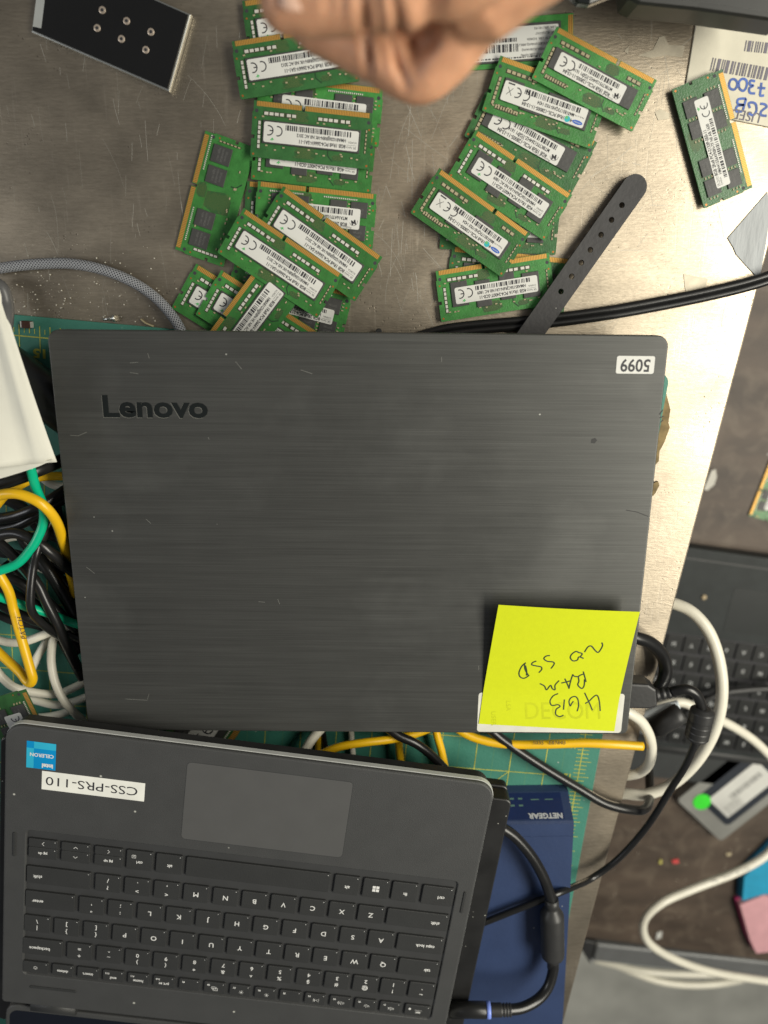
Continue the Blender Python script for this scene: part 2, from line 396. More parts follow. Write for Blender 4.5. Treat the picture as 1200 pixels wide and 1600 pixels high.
wl, wr = P(915, 1466, ZD), P(1200, 1502, ZD)
wd = (wr-wl).normalized()
a_, b_ = wl-wd*.9, wr+wd*.8
nn = Vector((-wd.y, wd.x, 0))
mb = MB(); mb.prism(ccw([(q.x, q.y) for q in (a_, b_, b_+nn*1.6, a_+nn*1.6)]), ZD-.03, ZD, 0, .002)
tag(mb.build('desk', MT['wood']), 'dark scuffed wooden desk below the steel table', 'desk', kind='structure')
mb = MB(); mb.flat([(-4, -4), (4, -4), (4, 4), (-4, 4)], -0.78)
tag(mb.build('floor', MT['floor']), 'grey concrete floor under the desk', 'floor', kind='structure')

# ------------------------------------------------------------------ cutting mat
MZ = 0.002
mo = P(1047, 585, MZ)                         # far right corner of the mat
mx_ = (P(1047, 585, MZ)-P(0, 489.5, MZ)).normalized(); mang = math.atan2(mx_.y, mx_.x)
mroot = empty('cutting_mat', (mo.x, mo.y, 0.0), mang, 'green self healing cutting mat with yellow ruled grid lying on the steel table', 'cutting mat')
MWd, MHt = 0.46, 0.62
mb = MB(); mb.prism(rrect(-MWd, -MHt, 0, 0, .006), 0.0003, MZ, 0, .0004)
mb.build('mat_sheet', MT['mat'], mroot)
inch = .0254; off = .0125
mb = MB(); z = MZ+.00008
x0, x1, y0, y1 = -MWd+off, -off, -MHt+off, -off
mb.stroke([(x0, y1), (x1, y1)], .0007, z); mb.stroke([(x1, y1), (x1, y0)], .0007, z+.00003)
nx, ny = int((x1-x0)/inch), int((y1-y0)/inch)
for i in range(1, nx+1): mb.stroke([(x1-i*inch, y1-.016 if i == 15 else y1), (x1-i*inch, y0)], .0006, z+.00006)
for j in range(1, ny+1): mb.stroke([(x0, y1-j*inch), (x1-.012, y1-j*inch)], .0006, z+.00009)
for i in range(1, nx*2+1): mb.stroke([(x1-i*inch/2-.0001, y1-inch), (x1-i*inch/2-.0001, y0)], .0003, z-.00003, 1)
for i in range(0, nx*8+1):
    l = .0105 if i % 8 == 0 else (.0075 if i % 4 == 0 else .0045)
    mb.stroke([(x1-i*inch/8, y1-(l-.0065 if i % 4 else l*.9)), (x1-i*inch/8, y1+(.0068 if i % 2 == 0 else .005))], .00055 if i % 2 == 0 else .0004, z+.00012)
for j in range(0, ny*8+1):
    l = .0095 if j % 4 == 0 else .006
    mb.stroke([(x1-.004, y1-j*inch/8), (x1+l*.8, y1-j*inch/8)], .0005, z+.00012)
for i in range(1, nx): mb.text(str(i), .0075, x1-i*inch, y1-.0095, z+.0001, PI, 0, 'CENTER', bold=.0003, sx=1.25)
for j in range(1, ny): mb.text(str(23-j if j < 14 else j), .006, x1-.0075, y1-j*inch, z+.0001, PI, 0, 'CENTER', bold=.0002)
mb.stroke([(x1-2*inch, y1-11*inch), (x1-14*inch, y1-23*inch)], .0005, z+.0001)
mb.stroke([(x0, y1-12*inch), (x1-6*inch, y1-22*inch)], .0005, z+.0001)
mb.build('printed_ruling', [MT['mat_line'], MT['mat_faint']], mroot)
# torn cardboard by the mat's edge
mb = MB()
cp = [(1040, 612), (1047, 640), (1044, 660), (1046, 668), (1038, 690), (1030, 705), (1029, 720), (1022, 728), (1015, 720), (1018, 680), (1030, 640)]
mb.prism(ccw([tuple(P(x, y, .001).xy) for x, y in cp]), 0.0002, .0016)
cp = [(1028, 752), (1030, 758), (1024, 770), (1020, 775), (1016, 768), (1020, 755)]
tag(mb.build('cardboard_scrap', MT['card']), 'torn brown strip of cardboard poking out beside the green mat corner', 'cardboard')
mb = MB(); mb.prism(ccw([tuple(P(x, y, .001).xy) for x, y in cp]), 0.0002, .0014)
tag(mb.build('cardboard_scrap', MT['card']), 'tiny brown flake of cardboard at the right edge of the brushed laptop lid', 'cardboard')

# ------------------------------------------------------------------ memory modules
mm = .001
def arc(cx, cy, r, a0, a1, n=10): return [(cx+r*math.cos(math.radians(a0+(a1-a0)*k/n)), cy+r*math.sin(math.radians(a0+(a1-a0)*k/n))) for k in range(n+1)]
def ce(mb, x, y, h, z, mi=0):
    r = h/2; w = h*.13
    mb.stroke(arc(x+r, y, r, 75, 285), w, z, mi)
    mb.stroke(arc(x+r*3.1, y, r, 75, 285), w, z, mi); mb.stroke([(x+r*2.15, y), (x+r*2.9, y)], w, z+.00001, mi)
def barcode(mb, x0, x1, y0, y1, z, mi=0, seed=1, unit=.00045):
    r = random.Random(seed); x = x0
    while x < x1:
        w = unit*r.choice((1, 1, 2, 3)); mb.add([(x, y0, z), (min(x+w, x1), y0, z), (min(x+w, x1), y1, z), (x, y1, z)], [[0, 1, 2, 3]], mi); x += w+unit*r.choice((1, 1, 2))
TYPES = {}
DT = 1.1*mm
def pcb_outline(L, H, key):
    h = L/2; k0, k1 = key-.8*mm, key+.8*mm
    def notch_r(y, r): return [(h-r*math.cos(a), y+r*math.sin(a)) for a in (-PI/2, -PI/4, 0, PI/4, PI/2)]
    def notch_l(y, r): return [(-h+r*math.cos(a), y+r*math.sin(a)) for a in (PI/2, PI/4, 0, -PI/4, -PI/2)]
    p = [(-h+.6*mm, 0), (k0, 0), (k0, 3.2*mm), (k1, 3.2*mm), (k1, 0), (h-.6*mm, 0), (h-.6*mm, 5.5*mm), (h, 6*mm)]
    p += [(h, 18*mm), (h-1.8*mm, 18*mm), (h-1.8*mm, 20*mm), (h, 20*mm), (h, H-.6*mm), (h-.6*mm, H), (-h+.6*mm, H), (-h, H-.6*mm)]
    p += [(-h, 20*mm), (-h+1.8*mm, 20*mm), (-h+1.8*mm, 18*mm), (-h, 18*mm), (-h, 6*mm), (-h+.6*mm, 5.5*mm)]
    return p
TXT = {
 'hynix': ('8GB 1Rx8 PC4-2666V-SA1-11', 'HMA81GS6JJR8N-VK N0 AC 2012', 'SK hynix', 'KOREA'),
 'hynix16': ('4GB 1Rx16 PC4-2400T-SC0-11', 'HMA851S6CJR6N-UH N0 AC 1809', 'SK hynix', 'CHINA'),
 'hynix8': ('8GB 2Rx8 PC4-2133P-SE0-11', 'HMA41GS6AFR8N-TF N0 AB 1630', 'SK hynix', 'CHINA'),
 'samsung': ('4GB 1Rx8 PC3L-12800S-11-13-B4', 'M471B5173QH0-YK0 1424', 'SAMSUNG', ''),
 'micron': ('4GB 1Rx8 PC3L-12800S-11-13-B4', 'MT8KTF51264HZ-1G6P1 1614', 'M', 'Product of China'),
 'micron8': ('8GB 2Rx8 PC4-2133P-SBB-11', 'MTA16ATF1G64HZ-2G1B1 1631', 'M', 'Product of China'),
}
def make_module(kind, dark=False):
    ddr3 = kind in ('samsung', 'micron'); L = (67.6 if ddr3 else 69.6)*mm; H = 30*mm
    key = (-.12*L) if ddr3 else .08*L
    if kind == 'back': key = -.06*L
    r = random.Random(hash(kind) % 97 if False else sum(map(ord, kind)))
    root = empty('memory_module', (0, 0, 0))
    root['len'] = L
    T = DT
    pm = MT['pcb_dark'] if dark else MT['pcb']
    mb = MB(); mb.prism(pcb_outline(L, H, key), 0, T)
    z = T+.00004
    # etched trace bundles (surface pattern of the board)
    tm = 2 if ddr3 else 1
    for (cx, cy, w, h, n) in ((key+1*mm, 6.3*mm, 9*mm, 5.5*mm, 9), (3*mm if not ddr3 else -4*mm, 25.3*mm, 13*mm, 6*mm, 10), (-16*mm, 26*mm, 7*mm, 3*mm, 4)):
        if kind == 'back' and cx < -12*mm: continue
        if kind == 'back' and cy > 20*mm: cx, cy, h, n = 1*mm, 17*mm, 15*mm, 18
        mb.flat([(cx-w*.5, cy+h*.2), (cx-w*.35, cy-h*.5), (cx+w*.3, cy-h*.5), (cx+w*.5, cy-h*.1), (cx+w*.4, cy+h*.5), (cx-w*.2, cy+h*.5)], z-.00002, 5)
        for i in range(n):
            y = cy-h/2+h*i/n; pts = []; x = cx-w/2+r.uniform(0, w*.25); xe = cx+w/2-r.uniform(0, w*.25); up = 1
            while x < xe:
                st = r.uniform(.5, 1.1)*mm; pts += [(x, y+up*.22*mm), (x+st, y+up*.22*mm)]; up = -up; x += st
            if len(pts) > 2: mb.stroke(pts, .16*mm, z+i*1e-6, 2)
    mb.stroke([(-10*mm, 22*mm), (-10*mm, 25*mm), (-13*mm, 28*mm)], .7*mm, z, 1)
    for sx in (-1, 1):
        mb.flat(circ(sx*(L/2-2.4*mm), 5.2*mm, 1.0*mm, 14), z, 3)
        mb.flat(circ(sx*(L/2-1.6*mm), H-1.7*mm, .65*mm, 10), z, 4)
        mb.flat(circ(sx*(L/2-1.8*mm), 9.0*mm, .55*mm, 10), z, 4)
    for i in range(34):
        x, y = r.uniform(-L/2+3*mm, L/2-3*mm), r.choice((r.uniform(4, 8), r.uniform(23, 29)))*mm
        mb.flat(circ(x, y, .22*mm, 6), z+.00001, tm if r.random() < .5 else 2)
    mb.build('circuit_board', [pm, MT['trace'], MT['trace_gold'], MT['ink'], MT['via'], MT['patch']], root)
    # gold contacts, either side of the key slot
    mb = MB(); h = L/2
    for a, b in ((-h+2.2*mm, key-1.1*mm), (key+1.1*mm, h-2.2*mm)):
        mb.box(a, .15*mm, T, b, 2.75*mm, T+.06*mm)
    mb.build('gold_contacts', MT['gold'], root)
    # chips
    if kind == 'hynix': ch = [(-21.3+14.2*i, 16, 14.0, 12.4) for i in range(4)]  # oversized so their black rims stand in for the label's shadow outline
    elif kind == 'hynix16': ch = [(-21.6, 16.5, 10, 14.5), (-7.4, 15, 9, 15.5), (7.4, 17, 9, 15.5), (21.6, 15.2, 10, 14.5)]
    elif kind == 'samsung': ch = [(-20.4, 16.6, 12.6, 11.4), (-6.6, 15.6, 12.6, 12.6), (7.2, 16.8, 12.6, 12), (20.6, 15.6, 11.5, 12)]
    elif kind == 'micron': ch = [(-19.2+13.6*i, 15.2, 13.4, 11.4) for i in range(4)]
    elif kind in ('hynix8', 'micron8'): ch = [(x, y, 9.6, 8.4) for y in (9.6, 22.2) for x in (-25, -13, 9, 21)]
    else: ch = [(x, 12.5, 9.6, 11) for x in (-24.5, -12.8, 12.2, 24)]
    for k, (cx, cy, w, hh) in enumerate(ch):
        mb = MB(); mb.box((cx-w/2)*mm, (cy-hh/2)*mm, T+.12*mm, (cx+w/2)*mm, (cy+hh/2)*mm, T+.95*mm, 0, .12*mm)
        mb.box((cx-w/2+1)*mm, (cy-hh/2+1)*mm, T, (cx+w/2-1)*mm, (cy+hh/2-1)*mm, T+.12*mm)
        if kind in ('back', 'micron8', 'hynix8'):
            for q, s in enumerate((('SPK27', 'D9TBK') if kind != 'back' else ('SKhynix', 'H5AN8G8', 'NJJR VKC'))):
                mb.text(s, 1.7*mm, cx*mm, (cy+hh*.24-q*2.2)*mm, T+.97*mm, 0 if kind == 'back' else PI/2*0, 1, 'CENTER')
        mb.build('chip', [MT['chip'], MT['chip_mark']], root)
    # small components in banks
    def bank(pts, w, hh, mi, zt=.5):
        mb = MB()
        if hh > 1.1 or w > 1.9:
            xs_ = [p[0] for p in pts]; ys_ = [p[1] for p in pts]; mb.box((min(xs_)-w*.8)*mm, (min(ys_)-hh*.8)*mm, T-.1*mm, (max(xs_)+w*.8)*mm, (max(ys_)+hh*.8)*mm, T+.03*mm, 2)
        for x, y in pts: mb.box((x-w/2)*mm, (y-hh/2)*mm, T, (x+w/2)*mm, (y+hh/2)*mm, T+zt*mm, mi, .05*mm)
        return mb
    rt = [MT['smd'], MT['smd_tan'], MT['padstrip']]
    for x0_, nn_ in ((L/2/mm-8.0, 6), (key/mm-10, 6)):
        pts = [(x0_-i*3.0-(1 if i > 3 else 0), 6.2) for i in range(nn_) if not (abs(x0_-i*3.0-key/mm) < 3) and x0_-i*3.0-1 > -L/2/mm+6]
        if kind == 'hynix8' or kind == 'micron8' or kind == 'back': bank([(x0_-i*1.1, 4.4) for i in range(18)], .55, .8, 0).build('resistor_bank', rt, root)
        else: bank(pts, 2.2, 1.6, 1 if ddr3 else 0).build('resistor_bank', rt, root)
    cx = L/2/mm-4.4
    if kind in ('hynix8', 'micron8'):
        pts = [(x, y) for x in (-31, -19, 2.5, 15, 27) for y in (7, 9, 11, 21, 23, 25)]
        bank(pts, 1.2, .7, 1).build('capacitor_bank', rt, root)
    else:
        bank([(cx, 11.5+i*2.5) for i in range(6)], 1.3, 1.9, 1 if ddr3 else 0).build('resistor_bank', rt, root)
        pts = [(r.uniform(-30, 30), r.choice((8.2, 23.4, 24.6, 25.2))+r.uniform(-.3, .3)) for i in range(16)]
        bank(pts, 1.3, .75, 1).build('capacitor_bank', rt, root)
        if ddr3: bank([(L/2/mm-7-i*1.6, 25.5+(i % 2)*.0) for i in range(9)], 1.0, 1.8, 1).build('resistor_bank', rt, root)
        bank([(-L/2/mm+3.2, 10+i*2.2) for i in range(6)], .7, 1.3, 1).build('capacitor_bank', rt, root)
    # label
    if kind != 'back':
        LX0, LX1, LY0, LY1 = {'hynix': (-27.4, 27.6, 10.6, 21.4), 'hynix16': (-25.5, 24.5, 11.4, 21), 'hynix8': (-27, 24, 12.0, 20.3), 'micron8': (-26, 21, 9.2, 20.5),
                              'samsung': (-25, 26, 11, 21.6), 'micron': (-19, 24.5, 10.6, 20.8)}[kind]
        zl = T+.97*mm
        mb = MB(); mb.prism(rrect(LX0*mm, LY0*mm, LX1*mm, LY1*mm, 1.1*mm), zl, zl+.09*mm)
        lab = mb.build('label', MT['label'], root)
        mb = MB(); z = zl+.12*mm; t = TXT[kind]; hgt = LY1-LY0
        x_ = LX0+1.0
        barcode(mb, (LX0+4.5)*mm, (LX1-12.5)*mm, (LY0+.8)*mm, (LY0+.34*hgt)*mm, z, 0, len(kind), .40*mm)
        mb.text(t[1], 2.5*mm, (LX0+7.2)*mm, (LY0+.51*hgt)*mm, z, 0, 0, sx=.80, bold=.07*mm)
        mb.text(t[0], 2.7*mm, (LX0+7.2)*mm, (LY0+.80*hgt)*mm, z, 0, 0, sx=.82, bold=.08*mm)
        if t[2] == 'M':
            mb.text('M', 3.6*mm, (LX0+2.2)*mm, (LY0+.62*hgt)*mm, z, .3, 0, bold=.15*mm); mb.stroke(arc((LX0+3.6)*mm, (LY0+.62*hgt)*mm, 2.3*mm, 20, 200), .22*mm, z)
            mb.text(t[3], 1.6*mm, (LX0+4.5)*mm, (LY0+.93*hgt)*mm, z, 0, 0)
        elif t[2] == 'SAMSUNG':
            pts = [(LX0*mm+4.2*mm+3.2*mm*math.cos(a)-.2*mm, LY0*mm+.80*hgt*mm+1.15*mm*math.sin(a)) for a in [2*PI*k/18 for k in range(18)]]
            mb.flat(pts, z, 2); mb.text(t[2], .95*mm, (LX0+4.0)*mm, (LY0+.80*hgt)*mm, z+.00003, 0, 4, 'CENTER')
            mb.flat(circ((LX0+10.2)*mm, (LY0+.80*hgt)*mm, 1.7*mm, 16), z+.00002, 3); mb.flat(circ((LX0+10.8)*mm, (LY0+.74*hgt)*mm, .9*mm, 12), z+.00004, 1)
            mb.text('Made in Philippines', 1.3*mm, (LX0+1)*mm, (LY0+.5*hgt)*mm, z, 0, 0)
            mb.stroke([((LX1-6)*mm, (LY0+1)*mm), ((LX1-2)*mm, (LY0+1)*mm)], .8*mm, z)
            mb.stroke([((LX1-2.6)*mm, (LY0+3)*mm), ((LX1-5.6)*mm, (LY0+7)*mm)], .3*mm, z); mb.stroke([((LX1-5.6)*mm, (LY0+3)*mm), ((LX1-2.6)*mm, (LY0+7)*mm)], .3*mm, z+1e-5)
        else:
            mb.text('SK', 1.7*mm, (LX0+1)*mm, (LY0+.84*hgt)*mm, z); mb.text('hynix', 1.6*mm, (LX0+3.4)*mm, (LY0+.84*hgt)*mm, z)
            mb.stroke([((LX0+1)*mm, (LY0+.72*hgt)*mm), ((LX0+6.6)*mm, (LY0+.72*hgt)*mm)], .15*mm, z); mb.text(t[3], 1.5*mm, (LX0+1)*mm, (LY0+.58*hgt)*mm, z)
            gx, gy = (LX1-5)*mm, (LY0+.84*hgt)*mm
            mb.flat([(gx-.2*mm, gy-1*mm), (gx+1.3*mm, gy+.6*mm), (gx+.3*mm, gy+.4*mm), (gx, gy+1.1*mm), (gx-.5*mm, gy+.2*mm), (gx-1.3*mm, gy+.4*mm)], z, 1)
        cx0 = LX1-10.6 if t[2] != 'SAMSUNG' else LX1-16
        ce(mb, cx0*mm, (LY0+.42*hgt)*mm, 5.0*mm if kind != 'hynix8' else 4.2*mm, z)
        mb.text(TXT[kind][1][-4:], 2.0*mm, (LX1-21)*mm, (LY0+.62*hgt)*mm, z) if t[2] == 'M' else None
        mb.build('label_print', [MT['ink'], MT['logo_green'], MT['logo_blue'], MT['logo_teal'], MT['label']], lab)
    return root
def dup(root):
    r = root.copy(); COL.objects.link(r)
    for c in list(root.children):
        k = c.copy(); COL.objects.link(k); k.parent = r
        for g in list(c.children):
            q = g.copy(); COL.objects.link(q); q.parent = k
    return r
def place_module(kind, Lp, Rp, z, label, dark=False, tilt=0.0, group='memory modules spread over the steel table', roll=0.0):
    key = (kind, dark)
    if key not in TYPES: TYPES[key] = (make_module(kind, dark)); root = TYPES[key]
    else: root = dup(TYPES[key])
    a, b = P(*Lp, z), P(*Rp, z); mid = (a+b)/2; v = a-b
    root.location = mid; root.rotation_euler = (tilt, roll, math.atan2(v.y, v.x))
    s = v.length/root['len']; root.scale = (s, s, s)
    tag(root, label, 'memory module', group); return s
MODS = [
 # kind, L, R, z, label, dark, tilt
 ('micron8', (405, 116), (600, 139), .0010, 'memory module with its right end and lower label strip showing under the hand', False, 0),
 ('hynix16', (398, 192), (588, 216), .0024, 'memory module whose barcode strip shows below the straight one under the hand', False, 0),
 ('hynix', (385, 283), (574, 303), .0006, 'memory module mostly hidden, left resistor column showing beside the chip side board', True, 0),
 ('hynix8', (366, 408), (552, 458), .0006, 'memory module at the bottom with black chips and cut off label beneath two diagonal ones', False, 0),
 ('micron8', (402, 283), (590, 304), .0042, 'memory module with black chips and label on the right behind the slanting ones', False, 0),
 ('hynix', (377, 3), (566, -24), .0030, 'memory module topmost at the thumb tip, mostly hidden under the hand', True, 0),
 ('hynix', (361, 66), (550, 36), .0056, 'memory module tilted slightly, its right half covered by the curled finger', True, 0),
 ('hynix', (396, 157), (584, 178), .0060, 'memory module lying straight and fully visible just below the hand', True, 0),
 ('back', (274, 391), (322, 203), .0008, 'memory module standing lengthwise with bare chips and no label', False, 0),
 ('hynix', (442, 290), (599, 403), .0082, 'memory module upper of the two parallel diagonal ones with full labels', False, 0),
 ('hynix', (380, 324), (537, 430), .0110, 'memory module lower of the two parallel diagonal ones with full labels', False, 0),
 ('hynix', (306, 411), (466, 512), .0010, 'memory module leftmost of the small overlapping pair by the braided cable', False, 0),
 ('hynix', (345, 421), (505, 524), .0036, 'memory module second of the overlapping pair by the braided cable', False, 0),
 ('hynix', (404, 467), (563, 564), .0020, 'memory module corner with gold edge peeking out at the laptop lid edge', False, 0),
 ('hynix', (302, 553), (411, 405), .0100, 'memory module slanting upward and sliding under the brushed laptop', False, 0),
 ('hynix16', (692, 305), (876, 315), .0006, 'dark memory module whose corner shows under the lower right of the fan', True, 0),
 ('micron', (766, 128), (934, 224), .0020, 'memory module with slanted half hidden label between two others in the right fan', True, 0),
 ('samsung', (780, 87), (952, 149), .0048, 'memory module with blue oval mark below the topmost one of the right fan', False, 0),
 ('micron', (868, 41), (1027, 127), .0070, 'memory module topmost of the right fan with broad black chip row', False, 0),
 ('hynix16', (742, 202), (895, 306), .0050, 'memory module in the right fan with blocky chips sticking out under its label', False, 0),
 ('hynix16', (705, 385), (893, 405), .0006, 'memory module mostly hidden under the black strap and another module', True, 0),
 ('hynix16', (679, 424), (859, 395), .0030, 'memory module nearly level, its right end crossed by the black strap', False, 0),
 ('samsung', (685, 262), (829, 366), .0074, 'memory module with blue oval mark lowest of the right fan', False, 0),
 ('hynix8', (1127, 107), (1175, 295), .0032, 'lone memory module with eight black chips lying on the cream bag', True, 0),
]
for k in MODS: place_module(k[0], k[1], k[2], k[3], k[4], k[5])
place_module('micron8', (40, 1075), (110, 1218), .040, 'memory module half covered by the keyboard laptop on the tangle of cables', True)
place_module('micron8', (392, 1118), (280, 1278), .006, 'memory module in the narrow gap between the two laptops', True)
place_module('hynix8', (1169, 806), (1208, 706), ZD+.001, 'memory module down on the dark desk at the right edge', False)

# M.2 drive under the fan
a, b = P(675, 40, .001), P(893, 24, .001); v = b-a; ang = math.atan2(v.y, v.x)
mroot = empty('solid_state_drive', ((a.x+b.x)/2, (a.y+b.y)/2, .0003), ang, 'thin green drive board with a big white spec label half under the hand', 'drive')
mb = MB(); mb.box(-.04, -.024, 0, .04, .001, .001); mb.build('circuit_board', MT['pcb'], mroot)
mb = MB(); mb.box(.0372, -.023, .001, .0398, -.013, .00106); mb.box(.0372, -.011, .001, .0398, .0003, .00106); mb.build('gold_contacts', MT['gold'], mroot)
mb = MB(); mb.box(-.036, -.0215, .001, .033, -.0025, .002, 0, .0002); mb.build('chip', MT['chip'], mroot)
mb = MB(); mb.prism(rrect(-.034, -.0205, .0315, -.004, .0008), .0021, .0022); lb = mb.build('label', MT['label'], mroot)
mb = MB()
for i, s in enumerate(('SSD 256GB M.2 2280 NVMe', 'MODEL: MZVLB256HAHQ', 'P/N: MZVLB256HAHQ-000L7', 'DC 3.3V 2.8A  KOREA', 'FW: 4L2QEXA7', 'LBA: 500,118,192')): mb.text(s, .0017, .030, -.0185+i*.0026, .0023, PI, 0)
barcode(mb, -.012, .009, -.0165, -.0125, .0023, 0, 3); barcode(mb, -.015, .008, -.0115, -.0095, .0023, 0, 5)
barcode(mb, -.02, .03, -.0199, -.0192, .0023, 0, 9)
mb.build('label_print', MT['ink'], lb)

# ------------------------------------------------------------------ brushed laptop
ZL, TL = 0.046, 0.020
q = [P(77, 514, ZL), P(1048, 525, ZL), P(979, 1147, ZL), P(134, 1141, ZL)]
lx = ((q[1]-q[0])+(q[2]-q[3])).normalized(); lang = math.atan2(lx.y, lx.x)
LW = ((q[1]-q[0]).length+(q[2]-q[3]).length)/2; LH = ((q[3]-q[0]).length+(q[2]-q[1]).length)/2
ctr = (q[0]+q[1]+q[2]+q[3])/4
lap = empty('laptop', (ctr.x, ctr.y, ZL-TL), lang, 'closed dark grey laptop with brushed lid and a yellow note stuck on it', 'laptop')
Ri = Matrix.Rotation(-lang, 3, 'Z')
def LL(px, py, z=ZL):
    v = Ri @ (P(px, py, z)-Vector((ctr.x, ctr.y, z))); return (v.x, v.y)
w2, h2 = LW/2, LH/2
mb = MB(); mb.prism(rrect(-w2, -h2, w2, h2, [.004, .0065, .0065, .004], 6), TL-.0065, TL, 0, .0009, seg=3)
lid = mb.build('lid', MT['lid'], lap)
mb = MB(); mb.prism(rrect(-w2+.001, -h2+.001, w2-.001, h2-.0015, .007, 6), 0.0015, TL-.0068, 0, .001)
for x in (-.1, .1): mb.box(x-.02, h2-.03, 0, x+.02, h2-.02, .002)
mb.build('base', MT['black_p'], lap)
mb = MB()
mb.box(-w2+.03, -h2+.0008, TL-.0069, w2-.03, -h2+.006, TL-.0064); mb.build('hinge', MT['black_p'], lap)
# engraved name on the lid
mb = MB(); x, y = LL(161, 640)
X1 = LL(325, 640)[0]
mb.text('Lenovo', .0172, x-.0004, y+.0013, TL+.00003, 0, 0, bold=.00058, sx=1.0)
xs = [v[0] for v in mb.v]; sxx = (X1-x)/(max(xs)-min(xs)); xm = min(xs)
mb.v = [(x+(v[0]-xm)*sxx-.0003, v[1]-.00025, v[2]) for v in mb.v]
mb.build('lid_lettering_highlight', M('painted_rim_highlight', (.45, .44, .38), .3, .8), lid)  # pale copy shifted lower left paints the highlight on the letter rims
mb = MB(); mb.text('Lenovo', .0172, 0, y+.0013, TL+.0001, 0, 0, bold=.00055)
xs = [v[0] for v in mb.v]; xm = min(xs)
mb.v = [(x+(v[0]-xm)*sxx, v[1], v[2]) for v in mb.v]
mb.build('lid_lettering', M('dark_lettering', (.013, .016, .016), .3, .3), lid)
# scuffs
MT['scuff'] = M('pale_scuff', (.17, .17, .155), .5)
mb = MB()
for pts in ([(231, 552), (233, 560)], [(325, 683), (327, 687)], [(110, 680), (122, 681), (136, 675)], [(228, 811), (236, 818)], [(135, 886), (148, 896)], [(368, 565), (378, 577)], [(196, 1092), (230, 1094), (233, 1084)], [(404, 940), (414, 941)], [(434, 936), (437, 944)], [(203, 567), (216, 566)], [(203, 582), (216, 584)], [(690, 558), (690, 566)], [(470, 578), (488, 584)], [(748, 1040), (748, 1047)]):
    mb = MB(); mb.stroke([LL(*p) for p in pts], .00025, TL+.00006); mb.build('scuff', MT['scuff'], lid)
mb = MB(); mb.stroke([LL(*p) for p in [(978, 797), (995, 800), (1013, 807)]], .0005, TL+.00006)
mb.flat([LL(*p) for p in [(924, 686), (930, 684), (933, 688), (929, 693), (923, 692)][::-1]], TL+.00005)
for pts in ([(1030, 648), (1036, 640)], [(1031, 653), (1037, 650)], [(1032, 660), (1036, 656)]): mb.stroke([LL(*p) for p in pts], .0006, TL+.00006)
mb.build('dent', M('dark_dent', (.02, .02, .02), .6), lid)
# asset sticker
c0, c1 = LL(966, 556), LL(1021, 585)
mb = MB(); mb.prism(rrect(c0[0]-.0006, c1[1]+.0003, c1[0], c0[1], .0012), TL+.00002, TL+.00012); st = mb.build('number_sticker', MT['label'], lid)
mb = MB(); mb.text('5099', .0098, (c0[0]+c1[0])/2-.0003, (c0[1]+c1[1])/2+.0002, TL+.00018, PI, 0, 'CENTER', bold=.0002, sx=.88); mb.build('sticker_print', MT['ink'], st)
c0, c1 = LL(748, 1082), LL(970, 1146)
mb = MB(); mb.prism(rrect(c0[0], -h2+.0012, c1[0], c0[1], .002), TL+.00002, TL+.00014); ds = mb.build('white_tag', M('worn_white_tag', (.66, .65, .58), .5), lid)

# sticky note
nz0, nz1 = ZL+.0006, ZL+.011
QZ = [(779, 945, nz1), (1000, 956, nz1+.002), (960, 1143, nz0+.0008), (748, 1131, nz0)]
QP = [P(*c) for c in QZ]
def zn(v): return nz0+(nz1-nz0)*max(0.0, (v-.24)/.76)**1.12
def npos(u, v, dz=0):
    a = QP[3].lerp(QP[2], u); b = QP[0].lerp(QP[1], u); p = a.lerp(b, v)
    p.z = zn(v)+.002*u*v*v+.0006*u*(1-v)+.0012*math.sin(PI*u)*v*v+dz; return p
def nuv(px, py):
    # invert the quad in image space
    A_, B_, C_, D_ = [Vector(c[:2]) for c in (QZ[3], QZ[2], QZ[1], QZ[0])]
    u = v = .5; t = Vector((px, py))
    for _ in range(12):
        p = A_*(1-u)*(1-v)+B_*u*(1-v)+C_*u*v+D_*(1-u)*v; e = t-p
        du = (B_-A_)*(1-v)+(C_-D_)*v; dv = (D_-A_)*(1-u)+(C_-B_)*u; det = du.x*dv.y-du.y*dv.x
        u += (e.x*dv.y-e.y*dv.x)/det; v += (du.x*e.y-du.y*e.x)/det
    return u, v
mb = MB(); n = 16
vs = [npos(i/n, j/n) for j in range(n+1) for i in range(n+1)]+[npos(i/n, j/n, -.00012) for j in range(n+1) for i in range(n+1)]
K = (n+1)**2; fs = []
for j in range(n):
    for i in range(n):
        a = j*(n+1)+i; fs.append([a, a+1, a+n+2, a+n+1]); fs.append([K+a+n+1, K+a+n+2, K+a+1, K+a])
for i in range(n):
    for a, b in ((i, i+1), (n*(n+1)+i+1, n*(n+1)+i), ((i+1)*(n+1), i*(n+1)), (i*(n+1)+n, (i+1)*(n+1)+n)): fs.append([a, K+a, K+b, b])
top_ = [f for f in fs if all(i < K for i in f)]; oth = [f for f in fs if not all(i < K for i in f)]
mb.add(vs, top_, 0, True); mb.add(vs, oth, 0, False)
note = tag(mb.build('sticky_note', MT['note']), 'bright yellow sticky note with pen writing, curling off the laptop lid', 'sticky note')
